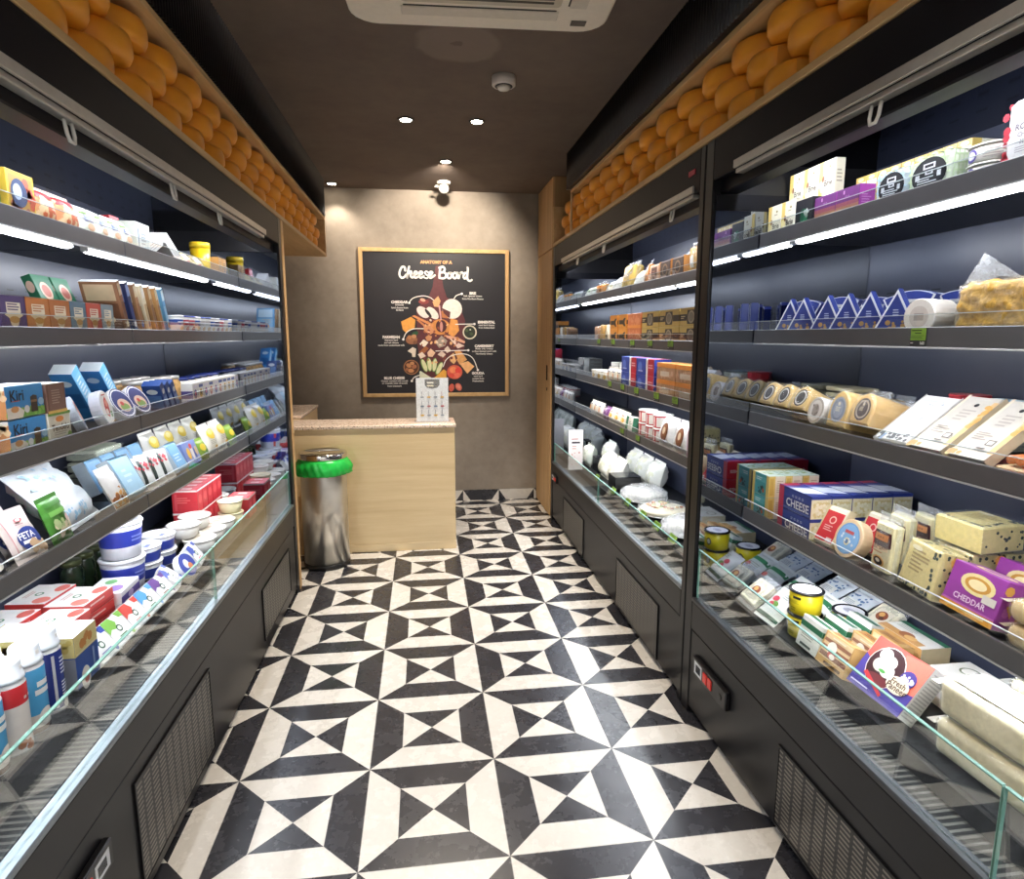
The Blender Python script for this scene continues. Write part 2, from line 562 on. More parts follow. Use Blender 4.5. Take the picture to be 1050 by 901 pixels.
def pillow_t(a, b, T, p=2.6):
    ta = 1-abs(2*a-1)**p; tb = 1-abs(2*b-1)**p
    return T/2*(max(0, ta)*max(0, tb))**.55
def bag(name, cat, desc, W, H, T, base, items=(), seal=None, seal_h=.012, film=False, rough=.3, content=None, wrinkle=.0025, back=None):
    """upright pillow pack: front at -y; content=(hex) cheese visible inside a film pack"""
    mb = MB(); n, m = 12, 12
    rnd = random.Random(hash((name, desc)) & 0xffff if False else len(desc)*7+int(W*1000))
    jit = {}
    mat = mat_film() if film else P(base, rough, 0, .04, 30., .25)
    def pt(i, j, s):
        a, b = i/n, j/m
        t = pillow_t(a, b, T)
        if 0 < i < n and 0 < j < m:
            q = jit.setdefault((i, j, s), rnd.uniform(-wrinkle, wrinkle)); t += q
        return ((a-.5)*W*(1-.06*math.sin(math.pi*b)), -s*(max(t, .0003)), seal_h+b*(H-2*seal_h))
    vs = []; fs = []
    for s in (1, -1):
        o = len(vs)
        vs += [pt(i, j, s) for j in range(m+1) for i in range(n+1)]
        for j in range(m):
            for i in range(n):
                q = (o+j*(n+1)+i, o+j*(n+1)+i+1, o+(j+1)*(n+1)+i+1, o+(j+1)*(n+1)+i)
                fs.append(q if s > 0 else q[::-1])
    mb.add(vs, fs, mat, True)
    sm = P(seal, rough) if seal else mat
    for z0, z1 in ((0, seal_h), (H-seal_h, H)):
        mb.box(-W/2, W/2, -.0006, .0006, z0, z1, sm)
    def fm(a, b, e):
        t = pillow_t(a, b, T)
        return ((a-.5)*W*(1-.06*math.sin(math.pi*b)), -t-wrinkle-e, seal_h+b*(H-2*seal_h))
    if items: decal(mb, fm, W, H-2*seal_h, items, sub=6, e0=.0006)
    parts = []
    if content:
        cm = MB(); k = .86
        cm.box(-W*k/2, W*k/2, -T*.36, T*.36, seal_h+.004, H-seal_h-(H*.08), CHEESE(content), min(T*.12, .012))
        parts = [('cheese', cm)]
    p = Proto(name, cat, desc, mb, parts); p.body_name = 'wrapper'
    return p
def sector(r, ang, n=9, up=True):
    pts = [(0, 0)]
    for k in range(n):
        t = math.pi/2+ang/2-ang*k/(n-1)
        pts.append((r*math.cos(t), r*math.sin(t)))
    pts = pts[::-1]
    if up: return pts
    return [(x, r-z) for x, z in pts][::-1]
def shrink(pts, d):
    n = len(pts); ca = sum(p[0] for p in pts)/n; cb = sum(p[1] for p in pts)/n
    k = 1-d/max(max(abs(p[0]-ca), abs(p[1]-cb)) for p in pts)
    return [(ca+(p[0]-ca)*k, cb+(p[1]-cb)*k) for p in pts]
def wedge(name, cat, desc, r, ang, t, rim, label, point_up=False, items=(), side=None):
    mb = MB(); pts = sector(r, ang, 9, not point_up)
    zmin = min(p[1] for p in pts); pts = [(p[0], p[1]-zmin) for p in pts]
    mb.prism(pts, -t/2, t/2, P(side or rim, .35), .004)
    lm = MB(); w1 = shrink(pts, .003); q = shrink(pts, .015)
    for sg in (-1, 1):
        lm.prism(w1, sg*(t/2+.0016), sg*(t/2+.0002), P(rim, .35))
        lm.prism(q, sg*(t/2+.0034), sg*(t/2+.0018), P(label, .35))
    W = max(p[0] for p in pts)*2
    if items:
        decal(lm, lambda a, b, e: ((a-.5)*W, -t/2-.0035-e, b*r), W, r, items)
    p = Proto(name, cat, desc, mb, [('label', lm)]); p.body_name = 'cheese_wedge'
    return p
def dloaf(name, cat, desc, W, H, D, base, label, ring, inner, film=True):
    """round-topped piece of cheese, flat base, oval label on the front and top"""
    mb = MB(); n = 10
    pts = [(W/2, 0), (W/2, H*.45)]+[(W/2*math.cos(t), H*.45+H*.55*math.sin(t)) for t in [math.pi*k/n for k in range(1, n)]]+[(-W/2, H*.45), (-W/2, 0)]
    mb.prism(pts, -D/2, D/2, CHEESE(base), .008)
    lm = MB()
    fm = lambda a, b, e: ((a-.5)*W, -D/2-e, b*H)
    decal(lm, fm, W, H, [('e', .5, .48, .36, .36, label), ('e', .5, .48, .3, .3, ring), ('e', .5, .48, .24, .24, label), ('l', .36, .42, .64, .56, 3, inner), ('e', .5, .64, .06, .05, inner)], e0=.001)
    parts = [('label', lm)]
    if film:
        fl = MB()
        q = [(x*1.06, z*1.03) for x, z in pts]
        fl.prism(q, -D/2-.006, D/2+.006, mat_film('wrap', 'f2f6fa', .12), .006)
        fl.box(-W*.5, W*.5, D/2+.0065, D/2+.008, H*.3, H*1.22, mat_film())
        parts.append(('plastic_wrap', fl))
    p = Proto(name, cat, desc, mb, parts); p.body_name = 'cheese'
    return p
def roundbox(name, cat, desc, r, h, side, face, items, rim=None, axis='y'):
    """shallow round box standing on its edge, lid towards the front"""
    mb = MB(); n = 26
    ring = lambda q, y: [(q*math.cos(2*math.pi*k/n), y, r+q*math.sin(2*math.pi*k/n)) for k in range(n)]
    prof = [(r*.96, -h/2, face), (r, -h/2+.003, rim or side), (r, -h/2+h*.5, rim or side), (r*.975, -h/2+h*.5, side), (r*.975, h/2-.002, side), (r*.94, h/2, side)]
    vs = []; fs_by = []
    for q, y, c in prof: vs += ring(q, y)
    for j in range(len(prof)-1):
        fs = [(j*n+k, (j+1)*n+k, (j+1)*n+(k+1) % n, j*n+(k+1) % n) for k in range(n)]
        fs_by.append((fs, prof[j+1][2]))
    o = len(mb.v); mb.v.extend(vs)
    for fs, c in fs_by:
        k0 = mb.mi(P(c, .35))
        for f in fs: mb.f.append(tuple(i+o for i in f)[::-1]); mb.m.append(k0); mb.sm.append(False)
    mb.f.append(tuple(o+k for k in range(n))[::1]); mb.m.append(mb.mi(P(face, .35))); mb.sm.append(False)
    mb.f.append(tuple(o+(len(prof)-1)*n+k for k in range(n))[::-1]); mb.m.append(mb.mi(P(side, .35))); mb.sm.append(False)
    fm = lambda a, b, e: ((a-.5)*2*r, -h/2-e, b*2*r)
    lm = MB(); decal(lm, fm, 2*r, 2*r, items)
    p = Proto(name, cat, desc, mb, [('label', lm)]); p.body_name = 'box'
    return p
def jar(name, cat, desc, r, h, content, lid, label=None, items=()):
    mb = MB()
    mb.lathe([(r*.9, 0), (r, .006), (r, h*.72), (r*.82, h*.82), (r*.82, h*.86)], P(content, .12, 0, .3, 60.), 20)
    if label:
        decal(mb, lathe_map(lambda z: r, h, 2.6), r*2.6, h, [('r', 0, .18, 1, .6, label)]+list(items), sub=8, e0=.001)
    lm = MB()
    lm.lathe([(r*.86, h*.862), (r*.9, h*.87), (r*.9, h*.99), (r*.86, h), (0, h)], P(lid, .3, .3), 20)
    p = Proto(name, cat, desc, mb, [('lid', lm)]); p.body_name = 'glass'
    return p
def can(name, cat, desc, r, h, bands, items=()):
    mb = MB(); hb = h*.74; prof = [(r*.93, 0), (r, .004)]; mats = [STEEL]
    zs = [.004]+[b[0]*hb for b in bands]
    for f, c in bands: prof.append((r, f*hb)); mats.append(P(c, .25))
    prof += [(r*.8, hb+.012)]; mats.append(PLA('e8ecf2'))
    mb.lathe(prof, mats, 22)
    if items: decal(mb, lathe_map(lambda z: r, hb, math.pi*1.2), r*math.pi*1.2, hb, items, sub=8, e0=.0007)
    cm = MB(); cm.lathe([(r*.98, hb+.0125), (r*1.0, hb+.014), (r*.97, hb+.022), (r*.90, hb+.024), (r*.84, h-.008), (r*.78, h-.002), (r*.55, h), (r*.5, h-.006), (0, h-.006)], P('dfe8f2', .15), 22)
    cm.box(-.006, .006, -r*.87, -r*.80, hb+.03, h-.015, P('f4f7fa', .2), .002)
    p = Proto(name, cat, desc, mb, [('cap', cm)]); p.body_name = 'can'
    return p
def block(name, cat, desc, W, D, H, base, film_tint='f6f6f0', label=None, bev=.015, fins=True, amp=.003, freq=16., film=.2, crumb=False, ffreq=None):
    """vacuum-packed block with film fins at the ends and a printed top sheet"""
    mb = MB(); mb.rbox(-W/2, W/2, -D/2, D/2, 0, H, P(base, .5, 0, .42, 70., .9) if crumb else CHEESE(base, .3), bev, amp, freq, 16 if crumb else 7)
    fl = MB()
    fl.rbox(-W/2-.003, W/2+.003, -D/2-.003, D/2+.003, -.0, H+.0025, mat_film('film', film_tint, film), bev, amp*1.0, ffreq or freq, 16 if crumb else 7)
    if fins:
        for sx in (-1, 1):
            fl.box(sx*(W/2+.003), sx*(W/2+.026), -D*.46, D*.46, H*.72, H*.735, mat_film('film', film_tint, .45))
    parts = [('plastic_wrap', fl)]
    if label:
        lm = MB(); decal(lm, lambda a, b, e: ((a-.5)*W, (b-.5)*D, H+.004+e), W, D, label)
        parts.append(('label', lm))
    p = Proto(name, cat, desc, mb, parts); p.body_name = 'cheese'
    return p

# ------------------------------------------------------------------ placing on shelves
SHELF = {}
def ordn(i, n, words):
    if n <= 1: return ''
    return words(i, n)
NTH = ['', 'second', 'third', 'fourth', 'fifth', 'sixth', 'seventh', 'eighth', 'ninth', 'tenth', 'eleventh', 'twelfth', 'thirteenth']
def wy(i, n):
    if n == 2: return ('nearer', 'farther')[i]
    if i == 0: return 'nearest'
    if i == n-1: return 'farthest'
    return NTH[i]+' nearest'
def wz(i, n):
    if n == 2: return ('lower', 'upper')[i]
    if i == 0: return 'bottom'
    if i == n-1: return 'top'
    return NTH[i]+' layer'
def wd(i, n):
    if n == 2: return ('front', 'rear')[i]
    if i == 0: return 'front row'
    if i == n-1: return 'back row'
    return NTH[i]+' row'
COUNT = [0]
def rotm(side, yaw, lean, roll):
    return (Matrix.Rotation(R(-90 if side == 'R' else 90), 3, 'Z') @ Matrix.Rotation(R(yaw), 3, 'Z')
            @ Matrix.Rotation(R(-lean), 3, 'X') @ Matrix.Rotation(R(roll), 3, 'Y'))
EXT = {}; KEEP = []
def extents(p, rot):
    key = (id(p.body), tuple(round(rot[i][j], 4) for i in range(3) for j in range(3)))
    if key in EXT: return EXT[key]
    xs = []; ys = []; zs = []
    a, b, c = rot[0], rot[1], rot[2]
    for x, y, z in p.verts:
        xs.append(a[0]*x+a[1]*y+a[2]*z); ys.append(b[0]*x+b[1]*y+b[2]*z); zs.append(c[0]*x+c[1]*y+c[2]*z)
    KEEP.append(p.body)
    EXT[key] = (min(xs), max(xs), min(ys), max(ys), min(zs), max(zs))
    return EXT[key]
def put(p, sh, y0, v=0., z=0., yaw=0, lean=0, roll=0, label=None, group=None):
    """front-most point at depth v behind the shelf's front line, nearest point at y0, lowest at shelf + z"""
    side, xf, zs, loc = SHELF[sh]
    rot = rotm(side, yaw, lean, roll)
    ex = extents(p, rot)
    x = (xf+v-ex[0]) if side == 'R' else (xf-v-ex[1])
    o = p.make()
    o.matrix_world = Matrix.Translation((x, y0-ex[2], zs+z-ex[4]+.0006)) @ rot.to_4x4()
    lab = label or p.desc+', '+loc
    if len(lab.split()) > 16: print('LONG', len(lab.split()), lab)
    if len(lab.split()) < 4: print('SHORT', lab)
    tag(o, lab, p.cat)
    if 'group' in o.keys(): del o['group']
    if group: o['group'] = group
    COUNT[0] += 1
    return ex[3]-ex[2], ex[5]-ex[4], ex[1]-ex[0]
def run(sh, y0, p, ny=1, nd=1, ns=1, gap=.003, v=0., z=0., yaw=0, lean=0, roll=0, step=None, dstep=None, dgap=.003, jit=0., skip=None, zgap=0.0004, vj=0., desc=None):
    """a block of one product; returns the y where it ends"""
    side, xf, zs, loc = SHELF[sh]
    d = desc or p.desc
    n = ny*nd*ns
    grp = None
    if n > 1: grp = f'{d} run, {loc}'
    y = y0; ext = None
    for i in range(ny):
        ya = yaw+(random.uniform(-jit, jit) if jit else 0)
        ext = extents(p, rotm(side, ya, lean, roll))
        w, h, dp = ext[3]-ext[2], ext[5]-ext[4], ext[1]-ext[0]
        vv = v+(random.uniform(0, vj) if vj else 0)
        for k in range(ns):
            for j in range(nd):
                if skip and skip(i, j, k): continue
                o = ' '.join(x for x in (ordn(i, ny, wy), ordn(k, ns, wz), ordn(j, nd, wd)) if x)
                lab = d+((', '+o) if o else '')+', '+loc
                put(p, sh, y, vv+j*(dstep or dp+dgap), z+k*(h+zgap), ya, lean, roll, lab, grp)
        y += (step if step else w+gap)
    return y if not step else y-step+w+gap
# ------------------------------------------------------------------ room shell
CZ = 2.80
YB = 4.22
f = MB(); f.box(-1.05, 2.75, -3.6, 4.4, -.06, 0, mat_floor()); struct('floor', f)
c = MB(); c.box(-1.05, 2.75, -3.6, 4.4, CZ, CZ+.06, mat_concrete('ceiling', '5a4e48', '716459', 1.6, .8, (.85, 1.34, .2, '8a7c72'))); struct('ceiling', c)
wm = mat_concrete('wall', '7d7368', 'a3998c', 1.8, .8)
w = MB(); w.box(-1.05, 2.75, YB, YB+.12, 0, CZ, wm); struct('wall_back', w)
w = MB(); w.box(-1.05, -.95, -3.6, YB, 0, CZ, wm); struct('wall_left', w)
w = MB(); w.box(2.65, 2.75, -3.6, YB, 0, CZ, wm); struct('wall_right', w)
b = MB(); b.box(.9, 1.72, YB-.012, YB-.0005, 0, .10, mat_floor('skirting')); struct('baseboard_back', b)

WOODV = mat_wood('oak_upright', 'b58f60', 'd2ad7c', 2)
WOODY = mat_wood('oak_board', 'b8935f', 'd8b684', 1)
WOODX = mat_wood('pale_bamboo', 'd6bb8c', 'ead3a9', 0, .8, .42)
WOODD = mat_wood('cabinet_oak', '9c7a50', 'bb976a', 2)
RIB = P('17171b', .35, 0, .1, 8.)

# ribbed black fascias above the cheese niches
def fascia(name, x0, x1, y0, y1, z0, z1, face):
    m = MB(); m.box(x0, x1, y0, y1, z0, z1, RIB)
    n = int((y1-y0)/.024); xf = x1 if face > 0 else x0
    for k in range(n):
        yc = y0+(k+.5)*(y1-y0)/n; h = .0085
        vs = []
        for zz in (z0, z1):
            for t in (0, 45, 90, 135, 180):
                vs.append((xf+face*.010*math.sin(R(t)), yc-h*math.cos(R(t)), zz))
        fs = [(i, i+1, i+6, i+5) for i in range(4)]
        fs = fs if face > 0 else [q[::-1] for q in fs]
        fs += [(0, 1, 2, 3, 4), (9, 8, 7, 6, 5)]
        m.add(vs, fs, RIB, True)
    return struct(name, m)
fascia('trim_1', 1.70, 1.73, -3.4, 2.93, 2.562, CZ-.001, -1)
fascia('trim_2', -.14, -.11, -3.4, 3.93, 2.512, CZ-.001, 1)
m = MB(); m.box(1.696, 1.732, 2.93, 2.945, 2.562, CZ-.001, ALU); struct('trim_3', m)
m = MB(); m.box(-.142, -.106, 3.93, 3.945, 2.512, CZ-.001, P('30302f', .4)); struct('trim_4', m)

# ------------------------------------------------------------------ cheese niches
def niche(side, y0, y1, z0, z1, X0, X1, label, yp):
    s = 1 if side == 'R' else -1
    root = empty('display_niche', (X0, (y0+y1)/2, z0), label, 'wall niche')
    L = root.location
    def part(n, *a, mat=WOODY):
        q = MB(); q.box(*a, mat, .002); return q.build(n, root, L)
    part('bottom_board', X0, X1, y0, y1, z0, z0+.024)
    part('top_board', X0, X1, y0, yp if yp else y1, z1, z1+.024)
    part('back_panel', X1, X1+s*.012, y0, y1, z0, z1+.024, mat=WOODD)
    if yp: part('post', X0, X0+s*.010, yp-.03, yp, z0+.0245, z1-.0005, mat=WOODV)
    part('end_panel', X0, X1, y1+.0005, y1+.02, z0, z1+.024)
niche('R', -3.3, 3.52, 2.252, 2.536, 1.722, 2.2, 'long oak niche holding cheese wheels above the right-hand fridges', 2.93)
niche('L', -3.3, 3.93, 2.192, 2.486, -.108, -.62, 'long oak niche holding cheese wheels above the left-hand fridge and dark alcove', None)

def wheel_mb(r, h, cut=None, skin='f8a02c', face='fbb650'):
    m = MB(); n = 26
    prof = [(0, 0), (r*.8, 0), (r*.93, h*.1), (r*.99, h*.3), (r, h*.5), (r*.99, h*.7), (r*.93, h*.9), (r*.8, h), (0, h)]
    if cut is None:
        m.lathe(prof, P(skin, .42, 0, .1, 9., .12), n); return m
    vs = []
    for rr, z in prof:
        for k in range(n):
            a = 2*math.pi*k/n; x, y = rr*math.cos(a), rr*math.sin(a)
            vs.append((x, max(y, -cut), z))
    fs = [(j*n+k, j*n+(k+1) % n, (j+1)*n+(k+1) % n, (j+1)*n+k) for j in range(len(prof)-1) for k in range(n)]
    m.add(vs, fs, P(skin, .42, 0, .1, 9., .12), True)
    q = r*.985; w_ = math.sqrt(max(q*q-cut*cut, 1e-6))
    m.box(-w_*.94, w_*.94, -cut-.0012, -cut-.0004, h*.12, h*.88, P(face, .5, 0, .06, 30.))
    return m
def wheels(side, y0, y1, zb, X0, n_layers, lab_side):
    r, h = .118, .0835
    first = {}
    pitch = .2385
    for k in range(n_layers):
        y = y0+(pitch/2 if k % 2 else 0)
        lay = ('bottom', 'middle', 'top')[k]
        while y < y1:
            cutv = .082 if (side == 'R' and k == 0) or (side == 'R' and k == 1 and int(y*7) % 5 == 2) else None
            key = 'cut' if cutv else 'whole'
            if key not in first:
                o = wheel_mb(r, h, cutv).build('round_cheese'); first[key] = o
            else:
                o = first[key].copy(); COL.objects.link(o)
            x = X0+(1 if side == 'R' else -1)*(r+.012+random.uniform(0, .006))
            o.location = (x, y, zb+k*(h+.0006)+.0006)
            o.rotation_euler = (0, 0, random.uniform(-.06, .06) if cutv else random.uniform(0, 6))
            lab = f"{'cut' if cutv else 'whole'} orange cheese wheel, {lay} layer of the niche above {lab_side}"
            tag(o, lab, 'cheese', f"{'cut' if cutv else 'whole'} cheese wheels in the {lay} layer above {lab_side}")
            y += pitch
wheels('R', -.42, 3.38, 2.277, 1.722, 3, 'right-hand fridges')
wheels('L', .02, 3.8, 2.217, -.108, 3, 'left-hand fridge')

# ------------------------------------------------------------------ refrigerated cabinets
LAMP = 30.
LED = mat_emit('led_tube', 'f3f7ff', LAMP)
LED2 = mat_emit('led_hood', 'f3f7ff', LAMP*1.7)
LED3 = mat_emit('led_deck', 'f3f7ff', LAMP*1.8)
MIR = mat_mirror('side', '9aa0aa', .03)
CEILM = mat_mirror('hood', '4a4d58', .08)
BACKM = mat_slots('back', '3a3f50', '0a0b0f', (1, 2), .105, .05, .38, .14, .3, (.4, .26))
VENT = mat_slots('vent', '161618', '7a756c', (1, 2), .052, .0145, .76, .42, .4)
GRILL = mat_slots('intake', '0a0a0b', '5a5853', (1, 0), .02, 10., .38, 1.1, .35)
RAILM = P('5a5a5d', .3, .2, .06, 12.)
GLASS = mat_glass('front', (.93, .965, .955), 1.75)
LIPM = mat_glass('lip', (.95, .97, .97))
GEDGE = P('6f988c', .15)

def fridge(side, X0, y0, y1, label, shelves, sv, zt, glass, hood, vents, ctrl, bays, hooks, lamps, rail_y, steel=True):
    s = 1 if side == 'R' else -1
    X = lambda v: X0+s*v
    root = empty('refrigerated_display', (X(.36), (y0+y1)/2, 0), label, 'fridge')
    L = root.location
    def bx(n, parts, parent=root, lab=None):
        q = MB()
        for a in parts: q.box(X(a[0]), X(a[1]), a[2], a[3], a[4], a[5], a[6], a[7] if len(a) > 7 else 0)
        o = q.build(n, parent, L)
        if lab: o['label'] = lab
        return o
    ti, to = y0+.04, y1-.065         # inner faces of the end panels
    zg0, zg1 = glass
    split = zg0-.13
    bx('lower_body', [(.03, .66, ti, to, .05, zg0-.09, BLACK)])
    bx('kick_panel', [(.004, .03, ti, to, .03, split-.004, BLACK, .003)])
    bx('front_panel', [(0, .03, ti, to, split, zg0-.012, BLACK, .004)])
    bx('toe_recess', [(.035, .05, ti, to, 0.001, .05, P('101012', .6))])
    bx('front_rail', [(-.004, .035, ti, to, zg0-.012, zg0+.006, P('868d93', .35, .9) if steel else P('3a3c40', .4, .3), .004)], lab='metal rail carrying the front glass')
    bx('air_well', [(.03, .19, ti, to, zg0-.09, zg0-.075, BLACK2)])
    bx('air_intake_grille', [(.085, .165, ti, to, zg0-.075, zg0-.055, GRILL)])
    bx('deck_tray', [(.172, .66, ti, to, zg0-.05, zt, BLACK2, .003), (.158, .1715, ti, to, zg0-.075, zt-.004, BLACK)])
    bx('back_panel', [(.645, .66, ti, to, zt, hood[0]+.16, BACKM), (.66, .72, ti, to, .05, hood[1], BLACK)])
    hz0, hz1 = hood
    bx('hood_fascia', [(0, .03, ti, to, hz0+.045, hz1, HOOD, .003)])
    bx('hood_housing', [(.03, .10, ti, to, hz0, hz1, HOOD, .004)])
    bx('hood_liner', [(.10, .645, ti, to, hz0+.105, hz0+.118, CEILM)])
    bx('hood_top', [(.10, .66, ti, to, hz0+.118, hz1, HOOD)])
    bx('hood_lamp', [(.103, .13, ti+.05, to-.03, hz0+.083, hz0+.1045, LED2, .004)])
    br = bx('blind_rail', [(-.010, -.0005, rail_y[0], rail_y[1], hz0+.045, hz0+.072, ALU, .002), (.0, .029, rail_y[0]+.02, rail_y[1], hz0+.03, hz0+.0445, ALU, .002)], lab='pale aluminium night-blind rail')
    for hy in hooks:
        q = MB(); z = hz0+.028; w = .016
        q.tube([(X(.012), hy-w, z), (X(.008), hy-w, z-.03), (X(.006), hy-w*.6, z-.045), (X(.006), hy+w*.6, z-.045), (X(.008), hy+w, z-.03), (X(.012), hy+w, z)], .0045, PLA('e8e6e0'))
        q.build('pull_hook', br, L)
    for n, (a, b_) in (('near_end_panel', (y0, ti-.0005)), ('far_end_panel', (to+.0005, y1))):
        bx(n, [(0, .72, a, b_, 0, hz1, BLACK, .003)])
    bx('side_mirror', [(.012, .643, to-.008, to-.0002, zg0-.05, 2.0, MIR), (.012, .643, to-.008, to-.0002, 2.0005, hz0-.002, HOOD)], lab='mirrored inner side wall')
    # front glass panes
    ys = [ti+.001]+[b_ for b_ in bays if ti < b_ < to-.01]+[to-.01]
    for a, b_ in zip(ys[:-1], ys[1:]):
        q = MB(); q.box(X(.012), X(.020), a+.003, b_-.003, zg0+.0065, zg1, GLASS)
        q.box(X(.0118), X(.0202), a+.003, b_-.003, zg1+.0002, zg1+.0032, GEDGE)
        for yy in (a+.0014, b_-.003): q.box(X(.0118), X(.0202), yy, yy+.0016, zg0+.0065, zg1, GEDGE)
        o = q.build('glass_pane', root, L)
    # shelves
    for si, zb in enumerate(shelves):
        yss = [ti+.002]+[b_ for b_ in bays if ti < b_ < to-.01]+[to-.01]
        for a, b_ in zip(yss[:-1], yss[1:]):
            q = MB(); q.box(X(sv), X(.64), a+.003, b_-.003, zb+.014, zb+.0295, BLACK2)
            o = q.build('shelf', root, L)
            q = MB(); q.box(X(sv-.012), X(sv-.0005), a+.003, b_-.003, zb, zb+.05, RAILM, .002)
            q.box(X(sv-.0135), X(sv-.0005), a+.003, b_-.003, zb-.004, zb-.0003, P('c4c6c8', .3, .3))
            q.build('price_rail', o, L)
            q = MB(); q.box(X(sv-.010), X(sv-.006), a+.004, b_-.004, zb+.0505, zb+.08, LIPM)
            q.box(X(sv-.010), X(sv-.006), a+.004, b_-.004, zb+.0803, zb+.082, P('cdd6d8', .2))
            q.build('glass_lip', o, L)
            for la, lb in lamps:
                p0, p1 = max(la, a+.02), min(lb, b_-.004)
                if p1-p0 < .08: continue
                q = MB()
                q.box(X(sv+.006), X(sv+.034), p0, p1, zb-(.014 if si == 0 else -.001), zb+.0125, LED if si < 3 else LED3, .008 if si == 0 else .004)
                q.build('lamp_tube', o, L)
                for yy in (p0-.012, p1+.0008):
                    if yy+.012 < b_:
                        q = MB(); q.box(X(sv+.008), X(sv+.032), yy, yy+.011, zb-(.012 if si == 0 else -.002), zb+.0125, PLA('dfe3e6'), .004)
                        q.build('lamp_cap', o, L)
    for a, b_, z0, z1 in vents:
        q = MB(); q.box(X(.0005), X(.0035), a, b_, z0, z1, VENT); 
        q.box(X(-.002), X(.0035), a-.008, a, z0-.008, z1+.008, BLACK); q.box(X(-.002), X(.0035), b_, b_+.008, z0-.008, z1+.008, BLACK)
        q.box(X(-.002), X(.0035), a, b_, z1, z1+.008, BLACK); q.box(X(-.002), X(.0035), a, b_, z0-.008, z0, BLACK)
        q.build('vent_grille', root, L)
    if ctrl:
        ya, yb, z0, z1 = ctrl
        q = MB(); q.box(X(-.016), X(.0038), ya, yb, z0, z1, P('131316', .3), .004); o = q.build('controller', root, L)
        q = MB(); q.box(X(-.0172), X(-.0162), yb-.085, yb-.02, z0+.012, z1-.012, P('c9ccd0', .3)); q.box(X(-.0179), X(-.0173), yb-.075, yb-.035, z0+.022, z1-.022, P('30343a', .2)); q.build('display', o, L)
        for k in range(2):
            q = MB(); q.box(X(-.021), X(-.0162), yb-.135-.04*k, yb-.102-.04*k, z0+.018, z1-.016, P('d6281e', .3), .003); q.build('switch', o, L)
        q = MB(); q.box(X(-.018), X(-.0162), ya+.03, ya+.045, z0+.03, z0+.045, P('050506', .3)); q.build('keyhole', o, L)
    return root

fridge('R', 1.73, -2.05, .705, 'black open refrigerated display nearest on the right with the red-button controller',
       [1.87, 1.52, 1.21, .83], .20, .50, (.50, .705), (2.06, 2.25), [(-.66, -.03, .05, .30), (-1.7, -1.0, .05, .30)], (.295, .575, .215, .29),
       [-.73], [-.2, -1.2], [(-1.9, -.85), (-.68, .42), (.47, .63)], (-2.0, .47), False)
fridge('R', 1.73, .715, 3.55, 'black open refrigerated display at the right rear, next to the oak cupboard',
       [1.80, 1.475, 1.195, .92], .20, .50, (.50, .66), (2.05, 2.25), [(1.01, 1.65, .045, .30), (2.42, 3.04, .045, .30)], (3.27, 3.44, .36, .42),
       [2.12], [1.05, 2.1, 2.75], [(.84, 1.45), (1.5, 2.1), (2.14, 2.7), (2.75, 3.4)], (.80, 3.2))
fridge('L', -.11, -2.05, 2.19, 'long black open refrigerated display along the left side',
       [1.813, 1.518, 1.215, .925], .235, .555, (.555, .76), (2.00, 2.19), [(-.03, .56, .07, .365), (1.34, 1.94, .10, .34), (-1.5, -.9, .07, .365)], (-.42, -.2, .29, .36),
       [-.66, .74], [0, .62, 1.1, -.9], [(-1.9, -.75), (-.6, .44), (.54, 1.66), (1.79, 2.1)], (-2.0, 1.80))
tr = MB(); tr.box(-.108, -.88, 2.195, 2.25, 0, 2.19, WOODV, .002); struct('trim_5', tr)
sk = MB(); sk.box(1.7265, 1.7295, .80, .86, 2.165, 2.185, P('b03040', .4))
tag(sk.build('sticker', None, (1.728, .83, 2.175)), 'small red sticker on the fascia of the right rear fridge', 'sticker')

# ------------------------------------------------------------------ oak cupboard at the right rear
root = empty('tall_cupboard', (2.05, 3.88, 0), 'tall oak cupboard in the far right corner beside the right rear fridge', 'cupboard'); L = root.location
q = MB(); q.box(1.742, 2.5, 3.562, YB-.002, 0.001, CZ-.002, WOODD); q.build('carcass', root, L)
for n, z0, z1 in (('door', .012, 2.24), ('upper_door', 2.25, CZ-.004)):
    q = MB(); q.box(1.722, 1.7415, 3.562, YB-.014, z0, z1, WOODV, .0015); d = q.build(n, root, L)
    if n == 'door':
        h = MB(); h.box(1.712, 1.7215, 3.70, 3.715, 1.17, 1.30, P('3a2e22', .4, .5), .003); h.build('handle', d, L)
        h = MB(); h.box(1.715, 1.7215, 3.695, 3.72, 1.08, 1.11, P('6a5a45', .4, .5), .004); h.build('lock', d, L)

# ------------------------------------------------------------------ counter and what stands on it
root = empty('service_counter', (.2, 3.0, 0), 'pale bamboo-fronted counter with a speckled pink granite top by the back wall', 'counter'); L = root.location
q = MB(); q.box(-.86, .88, 2.84, 2.862, .058, .90, WOODX, .001); q.build('front_panel', root, L)
q = MB(); q.box(-.86, .884, 2.836, 2.862, .001, .056, WOODX, .001); q.build('plinth', root, L)
q = MB(); q.box(.862, .884, 2.8625, 3.20, .001, .90, WOODX, .001); q.build('side_panel', root, L)
q = MB(); q.box(-.86, .861, 2.863, 3.19, .02, .90, WOODD); q.build('carcass', root, L)
q = MB(); q.box(-.86, .892, 2.828, 3.21, .9005, .925, mat_granite(), .004); q.build('worktop', root, L)
q = MB(); q.box(-.86, -.25, 3.212, 4.0, .001, .93, WOODX, .002); q.box(-.86, -.24, 3.212, 4.0, .9305, .955, mat_granite(), .004); q.build('return_section', root, L)

